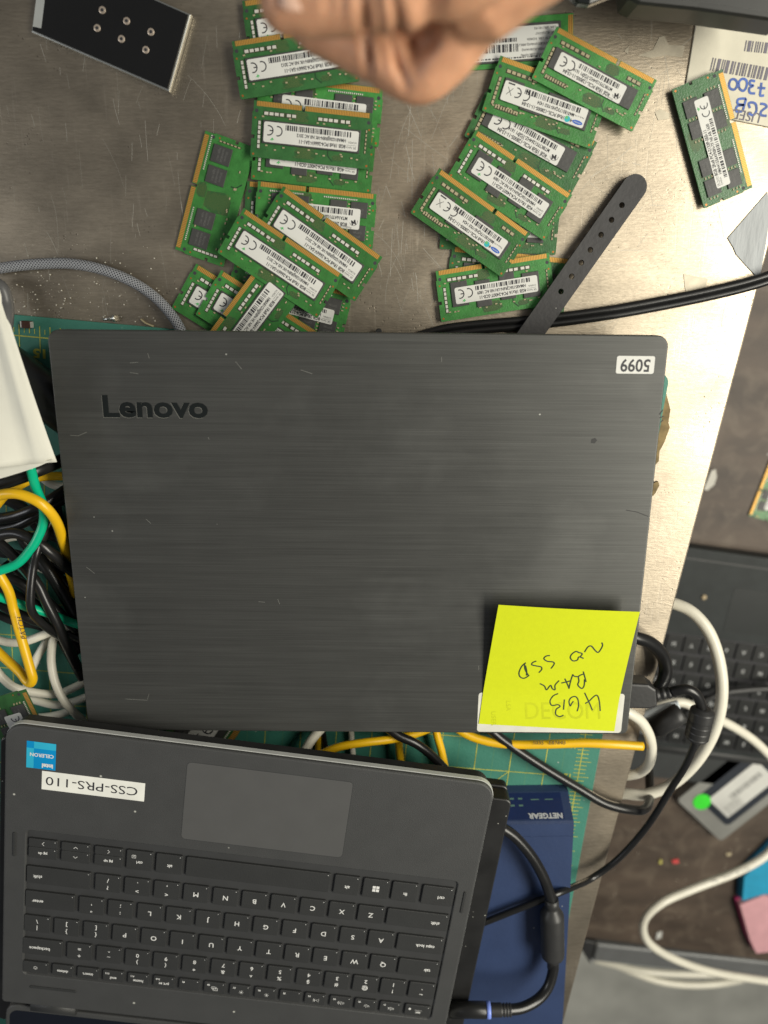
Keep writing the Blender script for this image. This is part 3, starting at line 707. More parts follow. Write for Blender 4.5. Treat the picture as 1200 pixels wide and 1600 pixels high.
HW = [
 [(783, 652), (800, 690), (815, 725), (829, 762)], [(785, 720), (812, 705), (835, 682), (855, 668), (868, 678), (876, 715), (878, 766)],
 [(712, 706), (700, 720), (690, 735), (684, 705), (700, 682), (725, 677), (740, 695), (743, 735), (732, 768)],
 [(655, 695), (647, 758)], [(616, 657), (585, 672), (564, 705), (575, 731), (612, 727), (626, 738), (602, 755), (597, 785), (620, 800), (646, 791)],
 [(774, 514), (784, 550), (792, 582)], [(775, 530), (745, 545), (747, 575), (741, 602), (765, 624), (780, 605), (782, 565)],
 [(706, 532), (720, 545), (748, 547)], [(708, 534), (695, 575), (684, 626)], [(636, 588), (665, 582), (700, 572)], [(658, 560), (672, 590), (686, 625)],
 [(501, 592), (530, 608), (543, 633), (568, 603), (580, 625), (597, 632), (597, 602), (622, 572)],
 [(779, 390), (800, 357), (822, 352), (845, 378), (865, 392), (884, 368), (892, 345), (886, 330)],
 [(742, 392), (725, 385), (700, 402), (691, 425), (708, 445), (735, 440), (745, 420), (775, 430)], [(742, 392), (765, 400), (752, 420)],
 [(563, 411), (540, 414), (525, 430), (545, 447), (582, 452), (590, 465), (570, 495)],
 [(478, 446), (455, 456), (450, 470), (480, 478), (508, 484), (512, 500), (494, 521)],
 [(404, 460), (408, 500), (430, 540)], [(412, 457), (387, 480), (370, 520), (377, 548), (403, 557), (434, 538)], [(410, 475), (418, 510), (417, 540)],
]
mb = MB()
for s in HW:
    pts = spline([Vector((720+x/4, 920+y/4, 0)) for x, y in s], 5)
    mb.stroke([tuple(npos(*nuv(p.x, p.y), .00012)) for p in pts], .00085)
mb.build('handwriting', MT['pen'], note)
mb = MB()
def xfn(q): return tuple(npos(*nuv(720+q[0]/4, 920+q[1]/4), .00006))
for s, sz, x, y in (('DECOM', 150, 395, 770), ('USER', 40, 205, 765), ('LSA', 40, 300, 700)):
    if s == 'DECOM': mb.text(s, sz, x, y, 0, 0, 0, 'LEFT', bold=0, sx=.92, xf=lambda q: xfn((q[0], 2*770-q[1])))
    else: mb.text(s, sz, 0, 0, 0, 0, 0, 'LEFT', sx=1, xf=lambda q, x=x, y=y: xfn((x+q[1], y+q[0])))
for i in range(len(mb.f)): mb.f[i] = mb.f[i]
mb.build('showing_through_print', MT['note_shade'], note)

# ------------------------------------------------------------------ keyboard laptop (lower left)
ZK, TK = 0.068, 0.016
k0, k1 = P(24, 1131, ZK), P(745, 1221, ZK)
kx = (k1-k0).normalized(); kang = math.atan2(kx.y, kx.x)
KR = Matrix.Rotation(-kang, 3, 'Z')
def KL(px, py, z=ZK):
    v = KR @ (P(px, py, z)-Vector((k0.x, k0.y, z))); return Vector((v.x, v.y))
kb = empty('laptop', (k0.x, k0.y, ZK), kang, 'open charcoal laptop with white keyboard legends and two stickers on its palm rest', 'laptop')
KX0, KX1 = KL(6, 1200).x, KL(768, 1265).x
KY1 = (KL(200, 1154).y+KL(600, 1203).y)/2; KY0 = KL(120, 1572).y-.004
KD = [KL(20, 1365), KL(722, 1400)]
# deck with sunken keyboard well
well = [KL(41, 1292).x, min(KL(40, 1520).y, KL(690, 1592).y)-.001, KL(715, 1385).x, (KL(60, 1294).y+KL(700, 1381).y)/2]
outer = rrect(KX0, KY0, KX1, KY1, [.003, .0115, .0115, .003], 8); inner = rrect(*well, .003, 8)
deckpoly = outer
mb = MB(); n = len(outer)
o1 = inset(outer, .0012); o2 = inset(outer, .0004)
rings = [[(x, y, -TK) for x, y in outer], [(x, y, -.0026) for x, y in outer], [(x, y, -.0024) for x, y in inset(outer, .0002)]]
vs = [p for r_ in rings for p in r_]; fs = []
mb.prism(outer, -.0062, -.0026); mb.build('edge_trim', MT['trim'], kb)
mb = MB(); mb.prism(inset(outer, .002), -TK, -.0063, 0, .001); mb.build('case', MT['black_p'], kb)
mb = MB()
rings = [[(x, y, -.0024) for x, y in inset(outer, .0004)], [(x, y, -.0008) for x, y in inset(outer, .0005)], [(x, y, -.0002) for x, y in inset(outer, .001)], [(x, y, 0) for x, y in inset(outer, .0018)],
         [(x, y, 0) for x, y in inset(inner, -.0006)], [(x, y, -.0003) for x, y in inset(inner, -.0001)], [(x, y, -.0013) for x, y in inset(inner, .0004)]]
vs = [p for r_ in rings for p in r_]
fs = [[k*n+i, k*n+(i+1) % n, (k+1)*n+(i+1) % n, (k+1)*n+i] for k in range(len(rings)-1) for i in range(n)]
mb.add(vs, fs, 0, False); mb.add(rings[-1], [list(range(n))], 1); mb.add(rings[0], [list(reversed(range(n)))], 0)
deck = mb.build('deck', [MT['deck'], MT['well']], kb)
# touchpad
t0, t1, t2 = KL(292, 1191), KL(549, 1222), KL(284, 1310)
tp = (t0.x+.0004, t2.y, KL(540, 1300).x, (t0.y+t1.y)/2)
mb = MB(); mb.prism(rrect(*tp, .0028, 5), -.0002, .00012, 0, .0001); mb.build('touchpad', MT['pad'], kb)
mb = MB(); mb.stroke(rrect(tp[0]-.0002, tp[1]-.0002, tp[2]+.0002, tp[3]+.0002, .003, 5), .0005, .00003, closed=True); mb.build('touchpad_gap', MT['well'], kb)
# keys
ROWS = [
 ((67, 1324), (683, 1402), 0.0150, [(45, 90, 'arrowcol', '>|pg dn'), (96, 141, 'arrowcol', 'v|^'), (148, 192, 'arrowcol', '<|pg up'), (198, 239, 'ctrlm', 'ctrl'), (244, 285, 'c', 'alt'), (291, 515, '', ''), (522, 561, 'c', 'alt'), (567, 607, 'win', ''), (612, 652, 'c', 'fn'), (659, 707, 'l', 'ctrl')]),
 ((92, 1368), (652, 1440), 0.0136, [(42, 142, 'r', 'shift'), (149, 189, 'd', '/|?'), (195, 235, 'd', '.|>'), (241, 281, 'd', ',|<'), (287, 326, 'C', 'M'), (333, 372, 'C', 'N'), (378, 418, 'C', 'B'), (423, 463, 'C', 'V'), (469, 508, 'C', 'C'), (514, 554, 'C', 'X'), (559, 599, 'C', 'Z'), (604, 699, 'l', 'shift')]),
 ((79, 1405), (656, 1478), 0.0136, [(40, 117, 'r', 'enter'), (124, 163, 'd', "'|\""), (169, 208, 'd', ';|:'), (215, 254, 'C', 'L'), (260, 300, 'C', 'K'), (306, 344, 'C', 'J'), (351, 390, 'C', 'H'), (396, 435, 'C', 'G'), (441, 480, 'C', 'F'), (486, 525, 'C', 'D'), (531, 571, 'C', 'S'), (575, 615, 'C', 'A'), (620, 691, 'l', 'caps lock')]),
 ((60, 1440), (653, 1516), 0.0136, [(38, 79, 'd', '\\||'), (85, 124, 'd', ']|}'), (131, 170, 'd', '[|{'), (176, 215, 'C', 'P'), (221, 260, 'C', 'O'), (266, 305, 'C', 'I'), (311, 350, 'C', 'U'), (355, 395, 'C', 'Y'), (400, 440, 'C', 'T'), (445, 484, 'C', 'R'), (489, 528, 'C', 'E'), (534, 573, 'C', 'W'), (578, 618, 'C', 'Q'), (622, 684, 'l', 'tab')]),
 ((68, 1476), (660, 1552), 0.0136, [(36, 98, 'r', 'backspace'), (105, 144, 'd', '=|+'), (151, 190, 'd', '-|_'), (196, 234, 'd', '0|)'), (240, 279, 'd', '9|('), (285, 323, 'd', '8|*'), (330, 368, 'd', '7|&'), (374, 412, 'd', '6|^'), (418, 456, 'd', '5|%'), (463, 501, 'd', '4|$'), (507, 545, 'd', '3|#'), (551, 590, 'd', '2|@'), (594, 633, 'd', '1|!'), (638, 678, 'd', '`|~')]),
 ((56, 1508), (652, 1582), 0.0096, [(36, 76, 'power', ''), (82, 115, 's', 'delete'), (121, 155, 's', 'insert'), (161, 194, 'f', 'end|F12'), (200, 233, 'f', 'home|F11'), (240, 273, 'f', 'prt sc|F10'), (280, 312, 'f', '|F9'), (319, 352, 'f', 'disp|F8'), (359, 391, 'f', 'sun|F7'), (398, 431, 'f', 'sun|F6'), (437, 470, 'f', '|F5'), (476, 508, 'f', 'D|II|F4'), (515, 548, 'f', 'spk3|F3'), (554, 587, 'f', 'spk2|F2'), (593, 625, 'f', 'spk1|F1'), (632, 671, 'esc', 'esc')]),
]
KZ = -.0002
def key_mesh(x0, y0, x1, y1):
    mb = MB(); p = rrect(x0, y0, x1, y1, .0009, 3)
    mb.prism(p, -.0013, KZ+.0006, 0, .0004, seg=3)
    mb.flat(circ(x1-.0016, y1-.0013, .00028, 8), KZ+.00066, 1)
    return mb
def legend(mb, s, size, x, y, z): mb.text(s, size, x, y, z, PI, 0, 'CENTER', bold=.00007)
for (ra, rb, kh, keys) in ROWS:
    la, lb_ = KL(*ra), KL(*rb); ry = (la.y+lb_.y)/2
    for (pa, pb, how, s) in keys:
        fy = lambda p: ra[1]+(rb[1]-ra[1])*(p-ra[0])/(rb[0]-ra[0])
        xa, xb = KL(pa, fy(pa)).x, KL(pb, fy(pb)).x
        y0, y1 = ry-kh/2+.0002, ry+kh/2-.0002
        cx, cy = (xa+xb)/2, ry; zt_ = KZ+.00075
        if how == 'arrowcol':
            a, b = s.split('|'); ym = ry+.0010
            for (q0, q1, t) in ((ym+.0001, y1, {'>': '>', 'v': '^', '<': '<'}[a] if a != 'v' else 'v'), (y0, ym-.0001, b)):
                k = key_mesh(xa, q0, xb, q1).build('key', [MT['key'], MT['legend']], kb)
                m2 = MB()
                if len(t) == 1:
                    r_ = {'>': 0, '<': PI, '^': PI/2, 'v': -PI/2}[t]+PI
                    c, sn = math.cos(r_), math.sin(r_)
                    m2.stroke([(cx+(u*c-v*sn), (q0+q1)/2+(u*sn+v*c)) for u, v in ((-.0007, .0013), (.0006, 0), (-.0007, -.0013))], .00035, zt_)
                else: legend(m2, t, .0027, cx, (q0+q1)/2, zt_)
                m2.build('key_legend', MT['legend'], k)
            continue
        k = key_mesh(xa, y0, xb, y1).build('key', [MT['key'], MT['legend']], kb)
        m2 = MB()
        if how == 'C': legend(m2, s, .0050, cx, cy-.0002, zt_)
        elif how == 'c': legend(m2, s, .0034, cx+.0005, cy-.0012, zt_)
        elif how == 's': legend(m2, s, .0030, cx, cy-.0003, zt_)
        elif how == 'ctrlm':
            legend(m2, s, .0030, cx, cy-.0012, zt_)
            m2.stroke(rrect(cx-.005, cy+.0018, cx-.0026, cy+.0040, .0002, 2), .00025, zt_, closed=True)
            for dy in (.0024, .0030, .0035): m2.stroke([(cx-.0044, cy+dy), (cx-.0031, cy+dy)], .0002, zt_)
        elif how == 'l': m2.text(s, .0034, xb-.0055 if s != 'ctrl' else xb-.0055, cy-.0008, zt_, PI, 0, 'LEFT', bold=.00007)
        elif how == 'r': m2.text(s, .0034, xa+.0045, cy-.0008, zt_, PI, 0, 'RIGHT', bold=.00007)
        elif how == 'd':
            a, b = (s.split('|', 1) if s != '\\||' else ('\\', '|'))
            legend(m2, a, .0042, cx, cy+.0026, zt_); legend(m2, b, .0042, cx, cy-.0030, zt_)
        elif how == 'win':
            for dx in (-.0012, .0012):
                for dy in (-.0012, .0012): m2.flat([(cx+dx-.0010, cy+dy-.0010), (cx+dx+.0010, cy+dy-.0010), (cx+dx+.0010, cy+dy+.0010), (cx+dx-.0010, cy+dy+.0010)], zt_)
        elif how == 'power': m2.stroke(arc(cx, cy, .0011, -60, 240), .0003, zt_); m2.stroke([(cx, cy-.0014), (cx, cy)], .0003, zt_)
        elif how == 'esc':
            legend(m2, s, .0027, cx+.0005, cy-.0014, zt_); m2.stroke([(cx-.002, cy+.0006), (cx+.003, cy+.0006)], .0002, zt_); m2.flat(circ(cx-.0055, cy+.0012, .0009, 10), zt_)
        elif how == 'f':
            a, b = s.rsplit('|', 1)
            legend(m2, b, .0018, xa+.0030, y1-.0022, zt_)
            if a == 'sun':
                m2.flat(circ(cx+.001, cy-.001, .0006, 8), zt_)
                for q_ in range(8): m2.stroke([(cx+.001+.0010*math.cos(q_*PI/4), cy-.001+.0010*math.sin(q_*PI/4)), (cx+.001+.0015*math.cos(q_*PI/4), cy-.001+.0015*math.sin(q_*PI/4))], .0003, zt_)
            elif a == 'disp':
                m2.stroke(rrect(cx-.001, cy-.002, cx+.002, cy, .0002, 2), .0003, zt_, closed=True); m2.stroke(rrect(cx-.002, cy-.0008, cx+.001, cy+.001, .0002, 2), .0003, zt_+1e-5, closed=True)
            elif a == 'D|II':
                m2.stroke([(cx+.0025, cy-.0018), (cx+.0025, cy+.0006), (cx+.0006, cy-.0006)], .0003, zt_, closed=True); m2.stroke([(cx-.0002, cy-.0018), (cx-.0002, cy+.0006)], .0003, zt_); m2.stroke([(cx-.001, cy-.0018), (cx-.001, cy+.0006)], .0003, zt_)
            elif a.startswith('spk'):
                m2.stroke([(cx+.0025, cy-.001), (cx+.0025, cy), (cx+.0015, cy), (cx+.0004, cy+.001), (cx+.0004, cy-.002), (cx+.0015, cy-.001)], .0003, zt_, closed=True)
                if a == 'spk1':
                    m2.stroke([(cx-.0003, cy+.0004), (cx-.0015, cy-.0012)], .0003, zt_); m2.stroke([(cx-.0015, cy+.0004), (cx-.0003, cy-.0012)], .0003, zt_+1e-5)
                else:
                    for i in range(int(a[-1])-1): m2.stroke(arc(cx+.0002, cy-.0005, .0010+.0008*i, 135, 225, 5), .0003, zt_)
            elif a: legend(m2, a, .0030, cx, cy-.0012, zt_)
        if m2.v: m2.build('key_legend', MT['legend'], k)
# slim rubber bars beside the keyboard and over the hinge
for (a, b) in (((23, 1300), (22, 1337)), ((727, 1393), (721, 1426))):
    p, q_ = KL(*a), KL(*b); x = (p.x+q_.x)/2
    mb = MB(); mb.prism(rrect(x-.0009, q_.y, x+.0009, p.y, .0008, 3), 0, .0007, 0, .0003); mb.build('rubber_bumper', MT['key'], kb)
p, q_ = KL(47, 1540), KL(119, 1548)
mb = MB(); mb.prism(rrect(p.x, p.y-.0015, q_.x, p.y+.0005, .0006, 3), 0, .0006, 0, .0003); mb.build('rubber_bumper', MT['key'], kb)
# hinge + screen lying far open
p, q_ = KL(48, 1553), KL(118, 1570)
mb = MB(); mb.tube([Vector((p.x, KY0-.002, -.0045)), Vector((q_.x, KY0-.002, -.0045))], .0052, 16); mb.build('hinge', MT['key'], kb)
mb = MB(); sc_ = rrect(KX0+.001, KY0-.20, KX1-.001, KY0-.0075, .008, 6)
mb.prism(sc_, -.013, -.005, 0, .0012, seg=3)
scr = mb.build('screen_bezel', MT['deck'], kb)
mb = MB(); mb.prism(rrect(KX0+.004, KY0-.195, KX1-.004, KY0-.0115, .006, 6), -.005, -.0049); mb.build('screen_glass', MT['screen'], scr)
# stickers
c0, c1, c2, c3 = KL(42, 1157), KL(88, 1163), KL(86, 1204), KL(40, 1199)
mb = MB(); x0, x1, y0, y1 = c0.x, c1.x, c2.y, c0.y; z = .00006
mb.box(x0, y0, z, x1, y1, z+.0001)
tw, th_ = (x1-x0), (y1-y0)
mb.add([(x0, y0, z+.00013), (x0+tw*.25, y0, z+.00013), (x0+tw*.25, y1-th_*.25, z+.00013), (x0, y1-th_*.25, z+.00013)], [[0, 1, 2, 3]], 1)
mb.add([(x0+tw*.25, y1-th_*.25, z+.00013), (x1, y1-th_*.25, z+.00013), (x1, y1, z+.00013), (x0+tw*.25, y1, z+.00013)], [[0, 1, 2, 3]], 1)
st = mb.build('chip_maker_sticker', [M('bright_blue_sticker', (.0, .26, .58), .35), M('cyan_sticker', (.03, .42, .62), .35)], kb)
mb = MB(); mb.text('intel', .0040, x1-.0015, y0+.0028, z+.00018, PI, 0, 'LEFT', bold=.0002); mb.text('CELERON', .0034, x1-.0012, (y0+y1)/2+.0004, z+.00018, PI, 0, 'LEFT', bold=.00008, sx=1.0); mb.build('sticker_print', MT['legend'], st)
c0, c1, c2, c3 = KL(66, 1203), KL(227, 1225), KL(225, 1254), KL(65, 1231)
x0, x1, y0, y1 = (c0.x+c3.x)/2, (c1.x+c2.x)/2, (c2.y+c3.y)/2, (c0.y+c1.y)/2
mb = MB(); mb.box(x0, y0, z, x1, y1, z+.0001); st = mb.build('asset_sticker', M('white_tape_label', (.80, .80, .74), .45), kb)
mb = MB(); mb.text('CSS-PRS-110', .0088, x1-.0043, (y0+y1)/2+.0002, z+.00016, PI, 0, 'LEFT', sx=1.0)
xs = [v[0] for v in mb.v]; k_ = ((x1-.0045)-(x0+.0025))/(max(xs)-min(xs)); xm = max(xs)
mb.v = [((x1-.0045)+(v[0]-xm)*k_, v[1], v[2]) for v in mb.v]
mb.build('sticker_print', MT['ink'], st)

# black laptop under it
ZB = 0.050
b0, b1 = P(15, 1150, ZB), P(801, 1247, ZB)
bl = empty('laptop', (b0.x, b0.y, .030), kang, 'dusty black closed laptop sandwiched under the open keyboard laptop', 'laptop')
BW = (b1-b0).length
mb = MB(); mb.prism(rrect(-.006, -.235, BW, -.0015, .004, 5), .008, .020, 0, .001); mb.build('lid', MT['blacklap'], bl)
mb = MB(); mb.prism(rrect(-.006, -.235, BW-.0005, .0, .004, 5), .0, .0072, 0, .001); mb.build('base', MT['blacklap'], bl)

# ------------------------------------------------------------------ blue network switch
ZS = 0.028
s0 = P(897, 1284, ZS); s1 = P(879, 1600, ZS); sd = (s1-s0).normalized()
sang = math.atan2(sd.y, sd.x)+PI/2
sw = empty('network_switch', (s0.x, s0.y, .002), sang, 'navy blue metal network switch with a sloped front panel of lights', 'network switch')
SWD, SDP = .158, .235
mb = MB(); hh = ZS-.002
pr = [(.0, 0), (.010, 0.0), (.0105, .0), ]
prof = [(0.012, 0), (0.0105, .006), (0.0, hh-.0015), (-.0015, hh), (-SDP, hh), (-SDP, 0)]
vs = []; n = len(prof)
for x in (0, -SWD): vs += [(x-(0 if True else 0), y, z) for y, z in prof]
fs = [[i, (i+1) % n, n+(i+1) % n, n+i] for i in range(n)]+[list(reversed(range(n))), [n+i for i in range(n)]]
mb.add(vs, fs)
mb.build('case', MT['blue'], sw)
mb = MB(); mb.box(-SWD+.0004, -.0124, hh, -.0004, -.0116, hh+.0002); mb.build('case_seam', MT['blue'], sw)
# front panel: plane through (0.0105,.006)-(0,hh-.0015)
pn = Vector((0, 0.0-0.0105, hh-.0015-.006)); pl = pn.length; pn.normalize(); pu = Vector((0, pn.z, -pn.y))
def fp(a, b, o=.0002): # a along -x from right end, b up the slope
    v = Vector((-a, .0105, .006))+pn*b+pu*o; return tuple(v)
mb = MB(); mb.add([fp(.006, .001), fp(.060, .001), fp(.060, pl-.001), fp(.006, pl-.001)], [[0, 1, 2, 3]]); pnl = mb.build('front_panel', MT['bluepanel'], sw)
mb = MB(); mb.text('NETGEAR', .0052, 0, 0, 0, 0, 0, 'LEFT', bold=.00025, sx=1.05, xf=lambda q: fp(.0065-q[0]-0.0, pl-.0042-q[1]*-1*-1, .0004) if False else fp(.0300-.0065*0+q[0]-.0235+.0005-0.0, pl-.0036+q[1], .0004))
mb.build('front_lettering', MT['silver_txt'], pnl)
mb = MB()
for i in range(5):
    for j in range(2):
        mb.add([fp(.034+i*.006, .0045+j*.005, .0003), fp(.037+i*.006, .0045+j*.005, .0003), fp(.037+i*.006, .0058+j*.005, .0003), fp(.034+i*.006, .0058+j*.005, .0003)], [[0, 1, 2, 3]])
for a in (.012, .022): mb.add([fp(a, .0055, .0003), fp(a+.006, .0055, .0003), fp(a+.006, .0063, .0003), fp(a, .0063, .0003)], [[0, 1, 2, 3]])
mb.build('indicator_lights', MT['led'], pnl)

# ------------------------------------------------------------------ cables
def cable(name, seq, r, m, label, cat='cable', group=None, sides=14, per=8):
    mb = MB(); mb.tube(spline(pxs(seq), per), r, sides)
    return tag(mb.build(name, m), label, cat, group)
Y, G, WH, BK = MT['yellow'], MT['green_c'], MT['white_c'], MT['black_c']
GT = 'cables tangled to the left of the brushed laptop'
RE = .0028
cable('network_cable', [(47, 728, .058), (56, 762, .052), (67, 790, .046), (68, 815, .044), (60, 838, .044), (48, 858, .045), (25, 882, .047), (-14, 896, .05)], RE, G, 'green cable curling out from under the white paper', group=GT)
cable('network_cable', [(-14, 928, .040), (20, 940, .038), (45, 949, .035), (75, 958, .028), (105, 970, .02), (130, 978, .018)], RE, G, 'straight green cable crossing over the yellow patch lead', group=GT)
cable('network_cable', [(-14, 777, .055), (15, 771, .058), (40, 775, .059), (68, 790, .058), (88, 815, .050), (100, 850, .036), (107, 880, .02), (118, 930, .012)], .0031, Y, 'thick yellow cable arching down beside the lid corner', group=GT)
cable('network_cable', [(-10, 795, .028), (10, 772, .026), (35, 756, .024), (60, 746, .022), (100, 744, .018), (130, 748, .015)], RE, Y, 'shaded yellow cable behind the arching one', group=GT)
cable('network_cable', [(-14, 880, .044), (2, 903, .044), (14, 925, .042), (22, 955, .040), (30, 985, .042), (40, 1020, .044), (48, 1048, .046), (51, 1060, .045), (48, 1067, .043), (41, 1063, .041), (30, 1049, .037), (5, 1026, .033), (-14, 1008, .03)], .0030, Y, 'yellow patch cable with black PATCH lettering, running steeply down', group=GT)
mb = MB()
c = [P(x, y, .0475) for x, y in ((36, 1000), (27, 962))]
dv = c[1]-c[0]; mb.text('PATCH', .0048, c[0].x+.0006, c[0].y, .0462, math.atan2(dv.y, dv.x), 0, 'LEFT')
pt = mb.build('cable_print', MT['ink'], [o for o in COL.objects if o.get('label', '').startswith('yellow patch cable')][0])
blk = [
 ([(-14, 838, .030), (10, 858, .031), (35, 882, .032), (58, 912, .034), (72, 940, .034), (92, 980, .03), (122, 1045, .018)], .0033, 'glossy black cable running diagonally to the lid edge under the green curl'),
 ([(-14, 840, .036), (20, 833, .038), (45, 840, .040), (70, 856, .040), (92, 874, .034), (115, 895, .022)], .0034, 'black cable bowing over the green curl with a bright streak'),
 ([(82, 808, .030), (70, 835, .036), (58, 860, .043), (52, 885, .044), (48, 920, .046), (48, 948, .046), (56, 965, .042), (75, 982, .034), (98, 998, .02)], .0026, 'thin black cable dropping vertically over the second green cable'),
 ([(-14, 898, .026), (15, 903, .027), (40, 915, .027), (75, 940, .022), (120, 985, .014)], .0031, 'black cable low in the tangle below the green curl'),
 ([(-14, 760, .046), (30, 746, .046), (60, 734, .042), (105, 716, .022)], .0042, 'black cable along the bottom edge of the white paper'),
 ([(-14, 812, .024), (25, 806, .026), (60, 792, .028), (105, 764, .016)], .0036, 'black cable right under the arching yellow cable'),
 ([(-14, 828, .020), (30, 820, .022), (65, 800, .024), (108, 775, .014)], .0034, 'second black cable under the arching yellow cable'),
 ([(60, 868, .016), (85, 905, .018), (112, 950, .014), (128, 985, .010)], .0040, 'thick black cable in the deep shade next to the lid edge'),
 ([(-14, 935, .022), (20, 955, .020), (50, 968, .018), (95, 985, .012), (130, 1000, .010)], .0032, 'black cable just below the straight green cable'),
 ([(5, 880, .012), (50, 930, .012), (100, 1005, .012), (130, 1060, .010)], .0036, 'black cable at the bottom of the tangle'),
]
blk += [  # low strands added only to darken the gaps in the tangle
 ([(-14, 770, .010), (30, 790, .010), (70, 830, .010), (125, 850, .008)], .0040, 'added black filler cable lying on the mat under the arching yellow cable'),
 ([(-14, 862, .016), (30, 868, .016), (75, 890, .014), (125, 930, .010)], .0034, 'added black filler cable passing under the green curl to the lid edge'),
 ([(-14, 920, .010), (30, 932, .010), (80, 965, .008), (125, 1020, .008)], .0036, 'added black filler cable under the straight green cable close to the mat'),
 ([(20, 800, .014), (40, 850, .012), (80, 880, .012), (130, 900, .010)], .0034, 'added black filler cable bending under the bowed one to the lid'),
 ([(85, 790, .010), (96, 840, .010), (112, 880, .008), (125, 960, .008)], .0042, 'thick added black filler cable hugging the lid edge beneath the yellow arch'),
 ([(-14, 955, .014), (25, 972, .013), (60, 978, .012), (110, 1000, .010)], .0028, 'thin added black filler cable just above the crossing white cable'),
]
for s, r_, l in blk: cable('power_cable', s, r_, BK, l, group=GT)
wht = [
 ([(-14, 996, .018), (15, 1004, .018), (40, 1002, .019), (68, 992, .020), (92, 982, .016), (125, 975, .010)], 'white cable crossing behind the lettered yellow lead'),
 ([(92, 980, .014), (83, 1000, .016), (80, 1030, .018), (85, 1062, .020), (98, 1092, .022), (118, 1115, .020), (145, 1140, .016)], 'white cable curving down to the gap between the laptops'),
 ([(80, 990, .008), (68, 1010, .009), (54, 1035, .010), (44, 1062, .010), (40, 1090, .010)], 'white cable slanting behind the yellow fold'),
 ([(-14, 1036, .024), (5, 1060, .022), (25, 1075, .020), (60, 1083, .016), (90, 1084, .012), (112, 1076, .010), (140, 1062, .008)], 'upper white cable running to the lid by the loose module'),
 ([(20, 1085, .010), (55, 1094, .012), (85, 1101, .011), (110, 1098, .009), (145, 1085, .008)], 'middle white cable running to the lid by the loose module'),
 ([(20, 1120, .012), (60, 1121, .011), (90, 1117, .010), (115, 1108, .008)], 'lower white cable running to the lid by the loose module'),
 ([(-14, 850, .010), (25, 838, .012), (55, 848, .012), (80, 872, .012), (118, 884, .010)], 'grey white cable deep in the tangle by the lid'),
 ([(58, 885, .010), (90, 900, .010), (125, 925, .010)], 'short grey white cable end deep beside the lid'),
 ([(62, 742, .010), (85, 758, .010), (125, 760, .010)], 'white cable stub in the shade below the paper corner'),
]
for s, l in wht: cable('network_cable', s, RE, WH, l, group=GT)
GB = 'cables in the gap between the two laptops'
cable('network_cable', [(520, 1118, .010), (500, 1140, .014), (484, 1160, .018), (468, 1190, .022), (460, 1220, .024)], .0034, WH, 'thick white cable leftmost in the gap between the laptops', group=GB)
cable('network_cable', [(549, 1120, .006), (549, 1150, .006), (552, 1185, .006), (556, 1220, .006)], .0021, WH, 'thin straight white cable in the gap between the laptops', group=GB)
cable('network_cable', [(498, 1120, .006), (497, 1160, .006), (496, 1200, .006)], .0022, Y, 'short yellow cable crossing vertically behind the white one in the gap', group=GB)
cable('network_cable', [(480, 1200, .030), (500, 1180, .031), (530, 1167, .031), (570, 1160, .030), (611, 1155, .026), (650, 1146, .022), (690, 1130, .018)], RE, Y, 'yellow cable running slantwise across the gap between the laptops', group=GB)
cable('network_cable', [(619, 1120, .010), (622, 1150, .012), (625, 1180, .012), (630, 1230, .012)], RE, Y, 'yellow cable dropping straight below the black one in the gap', group=GB)
cable('network_cable', [(676, 1110, .010), (682, 1145, .012), (690, 1175, .012), (699, 1220, .012), (704, 1260, .012)], RE, Y, 'yellow cable rightmost of the vertical ones in the gap', group=GB)
cable('power_cable', [(585, 1120, .026), (620, 1148, .030), (650, 1162, .030), (676, 1182, .028), (704, 1212, .026), (730, 1245, .022)], .0031, BK, 'black cable arching over the yellow ones in the gap', group=GB)
cable('power_cable', [(500, 1120, .006), (506, 1150, .006), (512, 1190, .006)], .0018, BK, 'thin black wire beside the short yellow cable in the gap', group=GB)
yc = cable('network_cable', [(690, 1118, .010), (725, 1145, .012), (760, 1158, .013), (800, 1163, .013), (850, 1163, .013), (910, 1161, .013), (960, 1163, .013), (1004, 1166, .011)], .0031, Y, 'yellow cable with small black print lying level below the sticky note')
mb = MB(); c = P(832, 1161, .0163); c1 = P(905, 1161, .0163); mb.text('1035   E87643', .0040, c.x, c.y, .01625, 0, 0, 'LEFT'); mb.build('cable_print', MT['ink'], yc)
cable('power_cable', [(740, 1115, .012), (770, 1143, .014), (800, 1166, .013), (850, 1199, .011), (900, 1229, .009), (945, 1255, .008), (985, 1265, .004), (1008, 1264, -.006), (1015, 1245, -.03), (1014, 1205, -.06)], .0034, BK, 'black cable running from under the note laptop over the table edge')
# white cords at the right edge of the table
cable('network_cable', [(962, 1104, .022), (985, 1115, .022), (1004, 1130, .018), (1017, 1158, .010), (1016, 1188, .0), (1002, 1206, -.008), (978, 1212, -.012), (940, 1214, -.03)], .0036, WH, 'small white loop of cable hanging at the table edge by the yellow cable')
cable('network_cable', [(1025, 938, -.040), (1053, 943, -.034), (1082, 957, -.028), (1108, 988, -.022), (1124, 1035, -.018), (1128, 1088, -.016), (1117, 1140, -.018), (1090, 1188, -.022), (1052, 1224, -.028), (1010, 1241, -.032), (976, 1240, -.036), (930, 1236, -.05)], .0043, WH, 'big white loop of cable bulging out over the lower laptop')
cable('network_cable', [(985, 1130, -.10), (1010, 1112, -.10), (1060, 1097, -.10), (1100, 1113, -.10), (1150, 1138, -.11), (1185, 1163, -.12), (1215, 1195, -.13)], .0040, WH, 'white cable passing behind the big loop over the lower keyboard')
